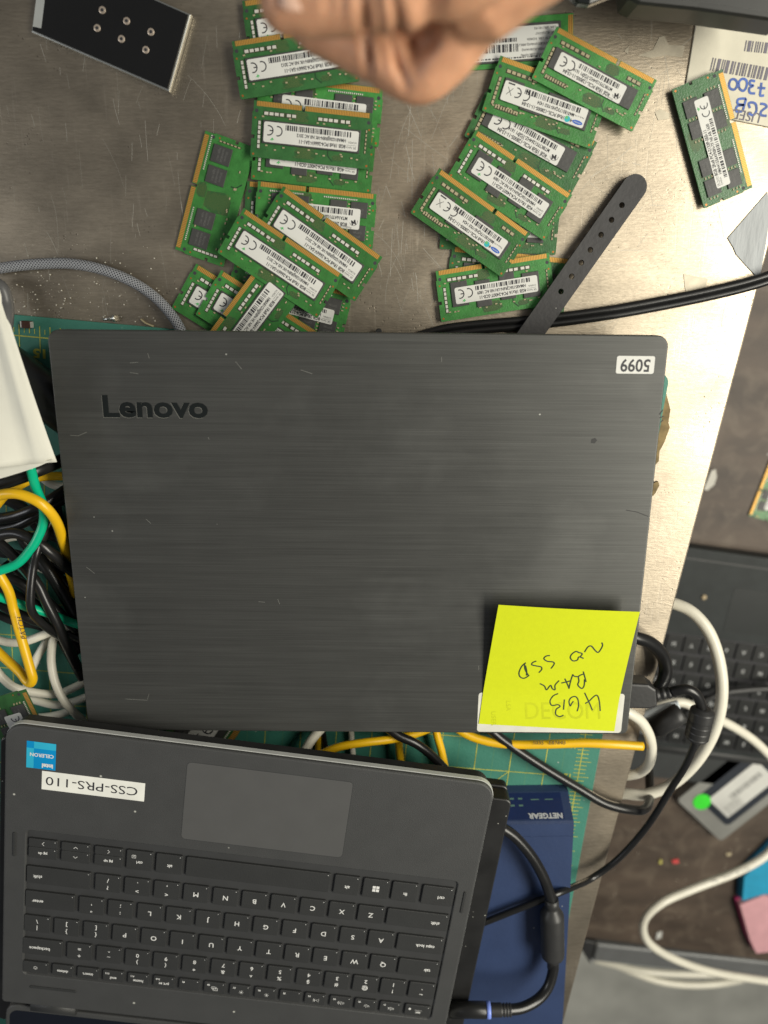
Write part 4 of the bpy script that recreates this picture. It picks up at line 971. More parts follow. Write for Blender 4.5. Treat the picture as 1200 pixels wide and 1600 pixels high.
wl_ = cable('network_cable', [(1220, 1308, -.20), (1195, 1338, -.19), (1150, 1363, -.18), (1080, 1390, -.17), (1032, 1412, -.16), (1006, 1440, -.16), (1013, 1472, -.17), (1055, 1499, -.18), (1120, 1520, -.19), (1215, 1535, -.2)], .0042, WH, 'white cable making a sharp bend beside the pink and blue note pads')
mb = MB()
for (x, y), s in (((1150, 1361), 'CAT 5E UTP'), ((1105, 1379), 'VERIFIED')):
    c = P(x, y, -.174); mb.text(s, .0052, c.x, c.y, -.1715, math.radians(24), 0, 'CENTER')
mb.build('cable_print', MT['grey_ink'], wl_)
cable('network_cable', [(930, 1500, -.33), (960, 1507, -.32), (1010, 1518, -.31), (1080, 1522, -.31), (1140, 1519, -.31), (1215, 1500, -.30)], .0046, WH, 'upper white cable sagging below the metal bar')
cable('network_cable', [(940, 1496, -.33), (975, 1513, -.32), (1030, 1533, -.31), (1090, 1539, -.31), (1150, 1532, -.31), (1215, 1512, -.30)], .0046, WH, 'lower white cable sagging below the metal bar')
cable('power_cable', [(1215, 1075, -.235), (1165, 1078, -.235), (1130, 1083, -.235), (1098, 1096, -.236), (1070, 1115, -.24)], .0035, MT['black_p'], 'dark grey wire lying across the lower keyboard')
# black lead curling at the lid side
cable('power_cable', [(965, 985, .022), (990, 994, .022), (1014, 1003, .018), (1034, 1022, .012), (1040, 1045, .010), (1036, 1065, .012), (1026, 1080, .016)], .0046, BK, 'short thick black cable curling out beside the yellow note')
# DC plug lead with ferrite into the brushed laptop
pr = empty('power_lead', P(1000, 1090, .022), 0, 'black power lead with ribbed core plugged into the brushed laptop side', 'power lead')
po = pr.location.copy()
def loc(pts): return [p-po for p in pts]
mb = MB(); a, b = P(975, 1086, .030)-po, P(1026, 1088, .030)-po
mb.prism(ccw([tuple((P(x, y, .030)-po).xy) for x, y in ((972, 1066), (1012, 1068), (1024, 1076), (1026, 1102), (1014, 1106), (972, 1105))]), -.004, .010, 0, .0015); mb.build('plug', MT['black_p'], pr)
mb = MB(); pts = spline(loc(pxs([(1018, 1086, .024), (1040, 1083, .026), (1060, 1080, .028)])), 10)
mb.tube(pts, [(.0046 if i % 4 < 2 else .0038)-.0009*i/len(pts) for i in range(len(pts))], 14); mb.build('strain_relief', MT['black_p'], pr)
mb = MB(); mb.tube(spline(loc(pxs([(1050, 1081, .028), (1070, 1077, .030), (1086, 1083, .030), (1095, 1100, .028), (1098, 1120, .026)])), 8), .0034, 14); mb.build('cord', BK, pr)
mb = MB(); pts = [P(1101, 1098, .028)-po, P(1101, 1106, .028)-po, P(1100, 1110, .028)-po]
fa, fb = P(1099, 1106, .028)-po, P(1087, 1157, .026)-po; n = 40; pts = []; rs = []
for i in range(n+1):
    t = i/n; pts.append(fa.lerp(fb, t)); e = min(t, 1-t)
    r_ = .0046+.0034*min(1, e/.10); 
    if .3 < t < .92 and (int(t*34) % 2 == 0): r_ -= .0007
    rs.append(r_)
mb.tube(pts, rs, 20); mb.build('ferrite_core', MT['black_p'], pr)
mb = MB(); mb.tube(spline(loc(pxs([(1089, 1150, .026), (1082, 1172, .024), (1068, 1202, .022), (1046, 1236, .018), (1012, 1290, .012), (968, 1340, .008), (925, 1372, .010), (895, 1386, .024), (866, 1398, .033), (820, 1416, .033), (770, 1436, .033), (745, 1446, .033)])), 8), .0024, 14); mb.build('thin_cord', BK, pr)
# dark connector with pale sleeve below
pc = empty('cable_connector', P(1015, 1140, .0), 0, 'dark barrel connector with a pale sleeve hanging below the ribbed core', 'connector')
po = pc.location.copy()
mb = MB(); mb.tube(loc([P(1012, 1145, -.02).lerp(P(1066, 1112, -.02), t) for t in (0, .2, .201, .8, .95, 1)]), [.006, .006, .0078, .0078, .0078, .005], 18); mb.build('barrel', MT['black_p'], pc)
mb = MB(); mb.tube(loc(spline(pxs([(1003, 1122, -.03), (1030, 1110, -.03), (1060, 1102, -.03)]))), .004, 14); mb.build('sleeve', M('bluish_white_sleeve', (.62, .68, .72), .3), pc)
# charger lead of the keyboard laptop
pr = empty('charger_lead', P(740, 1578, .056), 0, 'black charger lead with smooth core and a blue ring at its plug', 'charger lead'); po = pr.location.copy()
z1 = .056
mb = MB(); mb.tube(loc([P(702, 1577, z1), P(758, 1578, z1), P(760, 1578, z1)]), [.0056, .0056, .005], 20); mb.build('plug', M('satin_black', (.03, .03, .03), .35, .5), pr)
mb = MB(); mb.tube(loc([P(760, 1578, z1), P(766, 1578, z1)]), .0057, 20); mb.build('light_ring', M('blue_ring', (.22, .32, .85), .3), pr)
pts = loc([P(766, 1578, z1).lerp(P(798, 1578, z1), i/20) for i in range(21)])
mb = MB(); mb.tube(pts, [(.0046 if (i < 10 or i % 3) else .0036) for i in range(21)], 16); mb.build('strain_relief', MT['black_p'], pr)
mb = MB(); mb.tube(spline(loc(pxs([(790, 1578, z1), (815, 1575, .053), (840, 1562, .048), (856, 1543, .044), (864, 1518, .041), (865, 1495, .040), (863, 1420, .040), (858, 1395, .040), (848, 1368, .041), (830, 1337, .042), (805, 1308, .043), (778, 1290, .044), (748, 1276, .044)])), 8), .0038, 16); mb.build('cord', BK, pr)
fa, fb = P(862, 1404, .0395)-po, P(864, 1512, .0395)-po; pts = []; rs = []
prof = [(0, .0048), (.10, .0050), (.11, .0044), (.14, .0052), (.17, .0066), (.22, .0082), (.25, .0084), (.78, .0084), (.82, .0080), (.845, .006), (.85, .0046), (.90, .0046), (.905, .0042), (1, .0042)]
for t, r_ in prof: pts.append(fa.lerp(fb, t)); rs.append(r_)
mb = MB(); mb.tube(pts, rs, 22); mb.build('ferrite_core', MT['black_p'], pr)

# braided cable
def braid():
    m = M('grey_braid', (.3, .3, .3), .6); nt = m.node_tree; L = nt.links; b = nt.nodes['Principled BSDF']
    uv = nd(m, 'ShaderNodeUVMap'); sp = nd(m, 'ShaderNodeSeparateXYZ'); L.new(uv.outputs[0], sp.inputs[0])
    def mth(op, a, c, d=None):
        q_ = nd(m, 'ShaderNodeMath', operation=op)
        for i, x in enumerate((a, c, d)):
            if x is None: continue
            if isinstance(x, (int, float)): q_.inputs[i].default_value = x
            else: L.new(x, q_.inputs[i])
        return q_.outputs[0]
    u = mth('MULTIPLY', sp.outputs[0], 9.0); v = mth('MULTIPLY', sp.outputs[1], 540.0)
    a = mth('SINE', mth('MULTIPLY', mth('ADD', u, v), 2*PI), 0); c = mth('SINE', mth('MULTIPLY', mth('SUBTRACT', u, v), 2*PI), 0)
    w = mth('MAXIMUM', a, c)
    nz = nd(m, 'ShaderNodeTexNoise'); nz.inputs['Scale'].default_value = 1100
    w2_ = mth('ADD', mth('MULTIPLY', w, .7), mth('MULTIPLY', nz.outputs['Fac'], 1.5))
    rp = nd(m, 'ShaderNodeValToRGB'); rp.color_ramp.elements[0].position = .55; rp.color_ramp.elements[0].color = (.02, .022, .028, 1); rp.color_ramp.elements[1].position = 1.55 if False else 1.0; rp.color_ramp.elements[1].color = (.27, .28, .30, 1)
    L.new(w2_, rp.inputs[0]); L.new(rp.outputs[0], b.inputs['Base Color'])
    bp = nd(m, 'ShaderNodeBump'); bp.inputs['Strength'].default_value = .6; bp.inputs['Distance'].default_value = .0004; L.new(w, bp.inputs['Height']); L.new(bp.outputs[0], b.inputs['Normal'])
    return m
mb = MB(); mb.tube(spline(pxs([(-20, 422, .006), (30, 415, .0055), (70, 412, .005), (110, 412, .005), (155, 420, .005), (200, 437, .005), (238, 461, .005), (266, 490, .006), (284, 520, .008), (292, 560, .010)]), 14), .0032, 20, uvs=True)
tag(mb.build('braided_cable', braid()), 'grey and black braided cable curving across the steel table', 'cable')
# double cord on the right
mb = MB(); base = pxs([(630, 536, .003), (690, 519, .003), (750, 511, .003), (850, 502, .003), (950, 489, .003), (1050, 471, .003), (1130, 454, .004), (1180, 441, .005), (1230, 424, .006)])
up_ = Vector((0, .0020, 0))
for sg in (-1, 1): mb.tube(spline([p+up_*sg for p in base], 8), .0023, 12)
tag(mb.build('flat_power_cord', BK), 'flat black double cord running along the top of the brushed laptop to the right', 'cable')
# strap
sa, sb = P(1002, 276, .004), P(820, 535, .010)
dv = (sb-sa); L_ = dv.length; dv.normalize(); sang = math.atan2(dv.y, dv.x); wS = .0072
srt = empty('rubber_strap', (sa.x, sa.y, .003), sang, 'black rubber strap with a rounded end and seven punched holes', 'strap')
hp = [(964, 315), (946, 337), (930, 361), (911, 383), (898, 404), (882, 425), (866, 449)]
hx = [((P(x, y, .006)-sa).dot(dv)) for x, y in hp]
mb = MB(); tz = .0022; N16 = 16
def zz(x): return .001+.0045*min(1, max(0, x)/L_)
def seg(x0, x1):
    p = [(x0, -wS), (x1, -wS), (x1, wS), (x0, wS)]
    mb.add([(x, y, zz(x)) for x, y in p]+[(x, y, zz(x)+tz) for x, y in p], [[4, 5, 6, 7], [3, 2, 1, 0], [0, 1, 5, 4], [2, 3, 7, 6]])
capn = 12
cap = [(0+wS-wS*math.cos(a)*1.0 - 0, wS*math.sin(a)) for a in [PI/2-PI*k/capn for k in range(capn+1)]]
pl_ = ccw(cap); k = len(pl_)
mb.add([(x, y, zz(x)) for x, y in pl_]+[(x, y, zz(x)+tz) for x, y in pl_], [[k+i for i in range(k)], list(reversed(range(k)))]+[[i, (i+1) % k, k+(i+1) % k, k+i] for i in range(k)])
cur = wS
for h_ in hx:
    c0_, c1_ = h_-wS*.8, h_+wS*.8
    if c0_ > cur: seg(cur, c0_)
    else: c0_ = cur
    hm = h_; ins = []; outs = []
    for i in range(N16):
        a = 2*PI*i/N16+PI/4; cx_, cy_ = math.cos(a), math.sin(a)
        mxx = max(abs(cx_), abs(cy_)); sx_ = cx_/mxx; sy_ = cy_/mxx
        ox = hm+(sx_*(c1_-hm) if sx_ > 0 else sx_*(hm-c0_)); outs.append((ox, sy_*wS)); ins.append((hm+.0017*cx_, .0017*cy_))
    v_ = []
    for lst, dz in ((outs, 0), (outs, tz), (ins, tz), (ins, 0)): v_ += [(x, y, zz(x)+dz) for x, y in lst]
    f_ = []
    for i in range(N16):
        j = (i+1) % N16
        for a in range(4):
            b = (a+1) % 4
            if a == 0:   # outer wall only on the strap's sides
                if abs(outs[i][1]) < wS*.999 or abs(outs[j][1]) < wS*.999: continue
            f_.append([a*N16+i, a*N16+j, b*N16+j, b*N16+i])
    mb.add(v_, f_); cur = c1_
seg(cur, L_+.03)
mb.build('strap_band', MT['strap'], srt)

# ------------------------------------------------------------------ things at the top of the table
# cream bag with marker writing
bagp = [(1090, 28), (1140, 33), (1215, 46), (1215, 205), (1160, 190), (1110, 180), (1071, 171), (1072, 126), (1082, 70)]
bagp = [(1089, 29), (1140, 35), (1215, 47), (1215, 201), (1150, 188), (1100, 176), (1072, 130), (1078, 95)]
mb = MB(); mb.prism(ccw([tuple(P(x, y, .001).xy) for x, y in bagp]), .0003, .0013, 0, .0002)
bag = tag(mb.build('paper_bag', MT['tan_paper']), 'cream paper bag with blue marker writing and barcodes in the upper right corner', 'bag')
bang = math.atan2(-(P(1200, 115, 0)-P(1110, 96, 0)).y*-1, (P(1200, 115, 0)-P(1110, 96, 0)).x)
mb = MB(); zb = .0015
def bagq(px, py): return P(px, py, zb)
def bar_px(x0, y0, x1, y1, h, seed, mi=0):
    a, b = bagq(x0, y0), bagq(x1, y1); dv = (b-a); L = dv.length; dv.normalize(); nv = Vector((dv.y, -dv.x, 0)); t = 0; r = random.Random(seed)
    while t < L:
        w = .0006*r.choice((1, 1, 2, 3)); q0 = a+dv*t; q1 = a+dv*min(t+w, L)
        mb.add([q0+nv*h, q1+nv*h, q1, q0], [[0, 1, 2, 3]], mi); t += w+.0006*r.choice((1, 1.5, 2))
bar_px(1114, 90, 1215, 108, .0066, 4, 1); bar_px(1166, 63, 1215, 68, .0055, 8, 1)
for s in ([[(1139, 132), (1142, 125), (1148, 124), (1152, 129), (1151, 136), (1147, 140), (1141, 138), (1139, 132)], [(1155, 138), (1155, 128), (1161, 123), (1167, 127), (1166, 137), (1161, 142), (1155, 138)],
           [(1180, 127), (1173, 126), (1172, 132), (1177, 134), (1171, 138), (1172, 145), (1180, 146)], [(1190, 129), (1189, 139), (1188, 149), (1194, 149)], [(1184, 137), (1196, 138)],
           [(1166, 154), (1161, 172)], [(1166, 154), (1154, 155), (1153, 162), (1162, 164), (1152, 166), (1151, 174), (1160, 174)], [(1170, 177), (1177, 180), (1182, 173), (1181, 163), (1175, 160), (1170, 162), (1172, 169)],
           [(1188, 162), (1195, 163), (1198, 167), (1193, 171), (1189, 175), (1190, 180), (1198, 181)]]):
    mb.stroke([tuple(p) for p in spline([bagq(*p) for p in s], 6)], .0013, zb+.0001, 0)
p = bagq(1165, 180); mb.text('USED', .0075, p.x, p.y, zb+.00005, PI+math.radians(-9), 1, 'CENTER', sx=1.0)
mb.build('bag_writing', [MT['marker'], M('purple_grey_ink', (.14, .13, .16), .6)], bag)
# dark case above
mb = MB()
mb.prism(ccw([tuple(P(x, y, .05).xy) for x, y in ((960, -190), (985, -4), (1000, 4), (1090, 13), (1230, 33), (1230, -190))]), .028, .050, 0, .003)
tag(mb.build('black_case', M('matte_black_case', (.018, .019, .018), .45)), 'black flat case overhanging the table in the top right corner', 'case')
mb = MB(); mb.prism(ccw([tuple(P(x, y, .05).xy) for x, y in ((872, -120), (888, -12), (904, 4), (922, 6), (962, -10), (962, -120))]), .044, .050, 0, .0015)
tag(mb.build('phone_corner', M('dark_glass_corner', (.012, .014, .014), .15)), 'small dark glossy corner at the top edge between hand and black case', 'device')
# glossy black slab with six screws
sl = [(48, -60), (45, 49), (266, 145), (300, 20), (215, -60)]
zq = .0055
mb = MB(); c = [P(x, y, zq) for x, y in ((60, -40), (47, 49), (264, 143), (298, 21), (150, -44))]
slab = empty('glass_slab', (P(170, 40, 0).x, P(170, 40, 0).y, 0), 0, 'glossy black slab with six small screws and steel edges, upper left', 'panel'); po = slab.location.copy()
pol = ccw([tuple((p-po).xy) for p in c])
mb = MB(); mb.prism(pol, .0005, zq-.0012, 0, .0008); mb.build('steel_frame', MT['chrome'], slab)
mb = MB(); mb.prism(inset(pol, .0011), zq-.0012, zq, 0, .0003); mb.build('glass_face', MT['gloss'], slab)
mb = MB(); a, b = P(58, -40, zq)-po, P(48, 46, zq)-po
dv2 = (b-a); 
mb.add([tuple(a+Vector((.0012, 0, .0002))), tuple(b+Vector((.0014, .0014, .0002))), tuple(b+Vector((.006, .0005, .0002))), tuple(a+Vector((.006, 0, .0002)))], [[0, 1, 2, 3]])
mb.build('steel_edge_strip', M('satin_steel', (.7, .72, .68), .35, .6), slab)
for x, y in ((160, 16), (152, 44), (198, 33), (190, 61), (236, 50), (228, 78)):
    p = P(x, y, zq)-po; mb = MB(); mb.prism(circ(p.x, p.y, .0020, 16), zq-.0002, zq+.0006, 0, .0004); mb.flat(circ(p.x, p.y, .0009, 6), zq+.00064, 1); mb.build('screw', [MT['screw'], MT['ink']], slab)
# duct tape over the table edge
tp_ = [(1137, 372), (1146, 387), (1150, 397), (1163, 412), (1178, 428), (1187, 434), (1196, 385), (1204, 330), (1199, 300)]
mb = MB(); mb.prism(ccw([tuple(P(x, y, .0004).xy) for x, y in tp_]), .0002, .0007)
tag(mb.build('tape_strip', MT['tape']), 'silver grey strip of torn tape stuck at the right table edge', 'tape')
for i, (pts, l) in enumerate((([(1068, 428), (1106, 436), (1098, 462), (1090, 470), (1076, 468), (1070, 450)], 'dried trapezoid of old tape just above the flat black cord'),
            ([(996, 87), (1020, 78), (1030, 58), (1038, 56), (1044, 70), (1070, 72), (1066, 90), (1040, 87), (1018, 91)], 'irregular tape residue near the cream bag'),
            ([(975, 80), (983, 71), (981, 85)], 'tiny triangle of tape residue beside the topmost module of the fan'),
            ([(1023, 175), (1032, 170), (1046, 178), (1045, 186), (1028, 188)], 'small glue spot left of the lone memory module'))):
    mb = MB(); mb.prism(ccw([tuple(P(x, y, 0).xy) for x, y in pts]), .0001, .0003)
    tag(mb.build('tape_residue', MT['residue']), l, 'tape residue')
# debris on the table: screws, crumbs
def screw(px, py, ang, label, L=.006, stand=False):
    p = P(px, py, .001); r_ = empty('screw', (p.x, p.y, .0014), ang, label, 'screw', 'loose screws')
    if stand:
        mb = MB(); mb.tube([Vector((0, 0, -.0012)), Vector((0, 0, .003))], .0009, 10); mb.build('shank', MT['black_p'], r_)
        mb = MB(); mb.tube([Vector((0, 0, .003)), Vector((0, 0, .0036)), Vector((0, 0, .0042))], [.002, .0021, .0016], 14); mb.build('head', MT['black_p'], r_)
    else:
        mb = MB(); mb.tube([Vector((0, 0, 0)), Vector((L, 0, 0))], .0009, 10); mb.build('shank', MT['chrome'], r_)
        mb = MB(); mb.tube([Vector((L, 0, 0)), Vector((L+.0012, 0, 0)), Vector((L+.0016, 0, 0))], [.0022, .0022, .0016], 14); mb.build('head', MT['chrome'], r_)
screw(162, 499, .1, 'small steel screw lying by the mat edge inside the braided curve')
screw(592, 518, 0, 'black screw standing upright at the lid edge', stand=True)
mb = MB(); c = P(42, 507, .004); mb.box(-.0026, -.0022, -.0018, .0026, .0022, .0018, 0, .0003); mb.box(-.0034, -.0018, -.0018, -.0027, .0018, .0014, 1); mb.box(.0027, -.0018, -.0018, .0034, .0018, .0014, 1)
tag(mb.build('electronic_component', [M('brown_inductor', (.06, .025, .015), .4), MT['smd']], loc=(c.x, c.y, .0042), rotz=-.05), 'tiny brown square component on the mat ruler', 'component')
mb = MB(); rr_ = random.Random(3)
for i in range(420):
    px = rr_.gauss(90, 110); py = rr_.gauss(455, 45)
    if px < 0 or px > 420 or py < 370 or py > 512: continue
    p = P(px, py, 0); s_ = rr_.choice((.00015, .00025, .0003, .0006)); a = rr_.uniform(0, PI)
    poly = [(p.x+s_*math.cos(a+t), p.y+s_*math.sin(a+t)*rr_.uniform(.3, 1)) for t in (0, 2.1, 4.2)]
    mb.prism(ccw(poly), .0001, .0001+s_*.8)
tag(mb.build('metal_crumbs', M('pale_crumbs', (.6, .58, .5), .5)), 'pale crumbs scattered inside the braided cable curve', 'crumbs', kind='stuff')
mb = MB()
for i in range(60):
    px = rr_.uniform(640, 1160); py = rr_.uniform(100, 900); p = P(px, py, 0); s_ = rr_.uniform(.00015, .0004); a = rr_.uniform(0, PI)
    mb.prism(ccw([(p.x+s_*math.cos(a+t), p.y+s_*.6*math.sin(a+t)) for t in (0, 1.5, 2.8, 4.5)]), .0001, .0003)
tag(mb.build('dark_crumbs', MT['card']), 'dark specks of dirt on the bright side of the steel table', 'crumbs', kind='stuff')
mb = MB(); mb.tube(spline(pxs([(220, 499, .001), (226, 504, .0015), (232, 507, .0015), (240, 510, .001)])), [.0006]*24+[.0004], 8)
tag(mb.build('plastic_shaving', MT['smd_tan']), 'cream curled shaving by the mat edge', 'shaving')

# white paper sleeve at left
zp = .070
pp = [(-60, 470), (5, 470), (16, 505), (40, 590), (62, 655), (83, 718), (50, 728), (15, 733), (-60, 737)]
mb = MB(); nx_, ny_ = 14, 26; vs = []
def ppos(i, j):
    v = j/ny_; py = 440+v*296
    xr = 4+(py-470)*.3185+ (0 if py > 500 else -3)
    if py < 470: xr = 4-(470-py)*.3
    px = -70+(xr+70)*(i/nx_)
    py2 = py-14*(i/nx_)*v**3
    z = zp-.004*math.sin(PI*i/nx_)*.5+.0022*math.exp(-((i/nx_-.72-.16*v)/.05)**2)+.002*math.exp(-((i/nx_-.86+.05*v)/.04)**2)+.006*(v**4)*math.sin(i*.35)
    return P(px, py2, z)
vs = [ppos(i, j) for j in range(ny_+1) for i in range(nx_+1)]
lo = [v-Vector((0, 0, .0004)) for v in vs]; K = len(vs); fs = []
for j in range(ny_):
    for i in range(nx_):
        a = j*(nx_+1)+i; fs.append([a+nx_+1, a+nx_+2, a+1, a]); fs.append([K+a, K+a+1, K+a+nx_+2, K+a+nx_+1])
for i in range(nx_): a = ny_*(nx_+1)+i; fs.append([a+1, a, K+a, K+a+1])
for j in range(ny_): a = j*(nx_+1)+nx_; fs.append([a, a+nx_+1, K+a+nx_+1, K+a])
mb.add(vs+lo, fs, 0, True)
wp = empty('paper_sheet', P(-10, 600, 0), 0, 'creased white paper sleeve hanging in at the left edge', 'paper'); po = wp.location.copy()
mb.v = [(x-po.x, y-po.y, z-po.z) for x, y, z in mb.v]; mb.build('upper_sheet', MT['paper'], wp)
mb = MB(); l2 = [(-70, 728), (20, 728), (60, 722), (82, 719), (60, 729), (30, 739), (0, 748), (-70, 762)]
mb.prism(ccw([tuple((P(x, y, zp-.004)-po).xy) for x, y in l2]), zp-.0048, zp-.0042); mb.build('lower_sheet', MT['paper'], wp)
# black tube under the paper
mb = MB(); a, b = P(0, 566, .018), P(135, 664, .018)
mb.tube([a, a.lerp(b, .5), b], .0145, 28); tag(mb.build('plastic_tube', M('semi_gloss_black', (.010, .011, .011), .28)), 'glossy black tube running under the paper and the brushed laptop', 'tube')
mb = MB(); mb.tube(spline(pxs([(-20, 440, .012), (2, 450, .012), (10, 475, .012), (10, 500, .016), (5, 530, .02)])), .0042, 14); tag(mb.build('power_cable', M('grey_cable', (.10, .10, .10), .4)), 'grey cable end beside the paper near the braided cable', 'cable')

# ------------------------------------------------------------------ lower desk things
def ND(px, py): return P(px, py, ZD)
zk = ZD+.020
o0, o1 = P(1040, 850, zk), P(1200, 872, zk); dx_ = (o1-o0).normalized(); oang = math.atan2(dx_.y, dx_.x)
lp = empty('laptop', (o0.x, o0.y, ZD), oang, 'open dark laptop with worn keyboard down on the wooden desk', 'laptop')
OR = Matrix.Rotation(-oang, 3, 'Z')
def OL(px, py):
    v = OR @ (P(px, py, zk)-Vector((o0.x, o0.y, zk))); return Vector((v.x, v.y))
y_k0, y_b = OL(1060, 990).y, OL(1060, 1162).y
mb = MB(); mb.prism(rrect(-.06, y_b-.006, .30, 0, .006, 5), .002, .020, 0, .002, seg=3); mb.build('case', M('dark_slate_case', (.024, .028, .028), .5, var=.15, spec=.2), lp)
mb = MB(); mb.box(-.055, -.0125, .020, .295, -.0105, .0206); mb.build('front_ridge', MT['key'], lp)
mb = MB(); mb.box(-.05, y_b, .0200, .29, y_k0, .0204); mb.build('keyboard_tray', MT['ink'], lp)
t0 = OL(1148, 918); mb = MB(); mb.box(t0.x, y_k0+.010, .020, .20, t0.y, .0203); mb.build('touchpad', M('worn_pad', (.017, .020, .020), .4, spec=.2), lp)
MT['worn_legend'] = M('worn_legend', (.40, .41, .41), .5)
MT['worn_key'] = M('worn_black_key', (.014, .015, .015), .42, spec=.25)
sym = 'LCAPSBNMVCXZKJHGFDSATYUIOPQWER1234567890'
kp = .0188; rowh = (y_k0-y_b)/6.0; si = 0
for r_ in range(6):
    yy = y_k0-rowh*(r_+.5)
    for c_ in range(11):
        xx = -.004+kp*c_+.0048*(r_ % 3)
        mb = MB(); mb.prism(rrect(xx-kp*.45, yy-rowh*.44, xx+kp*.45, yy+rowh*.44, .001, 2), .0204, .0222, 0, .0006); k = mb.build('key', MT['worn_key'], lp)
        m2 = MB(); m2.text(sym[si % len(sym)], .0058, xx, yy, .0223, PI, 0, 'CENTER', bold=.0002); m2.build('key_legend', MT['worn_legend'], k); si += 7
yb2 = OL(1110, 1175).y
mb = MB(); mb.tube([Vector((-.06, y_b-.009, .012)), Vector((.30, y_b-.009, .012))], .0075, 16); mb.build('hinge', MT['key'], lp)
mb = MB(); mb.prism(rrect(-.06, y_b-.05, .30, y_b-.016, .004, 4), .002, .012, 0, .001); sb_ = mb.build('screen_bezel', M('dark_bezel', (.035, .038, .038), .4), lp)
# drive caddy
cq = [P(x, y, ZD+.012) for x, y in ((1062, 1246), (1124, 1316), (1232, 1232), (1165, 1168))]
cc = sum(cq, Vector())/4; ex = (cq[2]-cq[1]).normalized(); cang = math.atan2(ex.y, ex.x)
cd = empty('drive_caddy', (cc.x, cc.y, ZD), cang, 'silver grey drive caddy with a green dot sticker down on the desk', 'drive')
cw, chh = (cq[2]-cq[1]).length/2, (cq[1]-cq[0]).length/2
mb = MB(); mb.prism(rrect(-cw, -chh, cw, chh, .005, 5), 0.0005, .012, 0, .001); mb.build('shell', M('silver_grey_plastic', (.27, .27, .25), .45, .2), cd)
mb = MB(); mb.prism(rrect(-cw+.018, -chh+.011, cw, chh-.013, .006, 5), .012, .0122); mb.build('recess', M('navy_recess', (.02, .025, .035), .4), cd)
mb = MB(); mb.box(-cw+.026, -chh+.020, .0123, cw-.004, chh-.024, .0126); lb = mb.build('label', MT['label'], cd)
mb = MB(); barcode(mb, -cw+.045, cw-.01, -.004, .003, .0128, 0, 4, .0008)
for i in range(3): mb.text('S/N 5WX0A1', .004, -cw+.03, -chh+.023+.0045*i, .0128)
mb.build('label_print', MT['grey_ink'], lb)
g = Matrix.Rotation(-cang, 3, 'Z') @ (P(1097, 1253, ZD+.0127)-Vector((cc.x, cc.y, 0)))
mb = MB(); mb.prism(circ(g.x, g.y, .0100, 24), .0122, .0128); mb.build('round_sticker', M('fluorescent_green', (.04, .72, .03), .5), cd)
# note pads
for pts, name, col, col2, l in (([(1160, 1408), (1163, 1370), (1210, 1322), (1235, 1340), (1235, 1395), (1192, 1398)], 'note_pad', (.015, .30, .50), None, 'blue block of paper notes at the right edge of the desk'),
                                ([(1156, 1414), (1193, 1399), (1212, 1404), (1230, 1485), (1182, 1490), (1172, 1470)], 'note_pad', (.62, .33, .36), (.75, .06, .25), 'pink block of paper notes below the blue one')):
    mb = MB(); pol = ccw([tuple(P(x, y, ZD+.014).xy) for x, y in pts]); mb.prism(pol, ZD+.006, ZD+.014, 0, .0004); mb.prism(inset(pol, -.0012), ZD+.001, ZD+.006, 1)
    m1 = M(l.split()[0]+'_note_paper', col, .7); m2 = M(l.split()[0]+'_pad_underside', col2 or (.03, .2, .36), .7)
    tag(mb.build(name, [m1, m2]), l, 'note pad')
# bits on the desk
for pts, col, l in (([(1110, 735), (1117, 732), (1119, 745), (1115, 757), (1104, 766), (1098, 764), (1104, 750)], (.5, .48, .42), 'torn white plastic scrap on the dark desk beside the table edge'),
                    ([(1049, 1343), (1059, 1341), (1060, 1347), (1051, 1348)], (.7, .08, .08), 'tiny red fragment on the dark desk'),
                    ([(1030, 1342), (1034, 1343), (1033, 1349), (1029, 1348)], (.6, .55, .15), 'tiny yellow fragment on the dark desk'),
                    ([(1026, 1456), (1034, 1454), (1032, 1464), (1024, 1466)], (.7, .7, .66), 'small white rectangle chip near the desk edge'),
                    ([(1134, 1332), (1142, 1331), (1142, 1335), (1134, 1336)], (.45, .38, .25), 'small tan flake on the dark desk below the caddy')):
    mb = MB(); mb.prism(ccw([tuple(ND(x, y).xy) for x, y in pts]), ZD+.0003, ZD+.002, 0, .0003); tag(mb.build('scrap', M(l.split()[1]+'_scrap', col, .5)), l, 'scrap')
p = P(1100, 933, ZD+.0205); mb = MB(); mb.prism(circ(p.x, p.y, .0028, 7), ZD+.0203, ZD+.022, 0, .0008); tag(mb.build('scrap', M('tan_crumb', (.42, .33, .20), .6)), 'tan crumb on the palm rest of the lower dark laptop', 'scrap')
mb = MB(); rr_ = random.Random(11)
for i in range(90):
    p = ND(rr_.uniform(920, 1200), rr_.uniform(1250, 1490)); s_ = rr_.choice((.0003, .0005, .0008)); a = rr_.uniform(0, PI)
    mb.prism(ccw([(p.x+s_*math.cos(a+t), p.y+s_*rr_.uniform(.4, 1)*math.sin(a+t)) for t in (0, 2.1, 4.2)]), ZD+.0002, ZD+.0002+s_)
tag(mb.build('desk_crumbs', M('desk_crumb', (.5, .46, .38), .6)), 'pale crumbs and dust on the dark wooden desk', 'crumbs', kind='stuff')
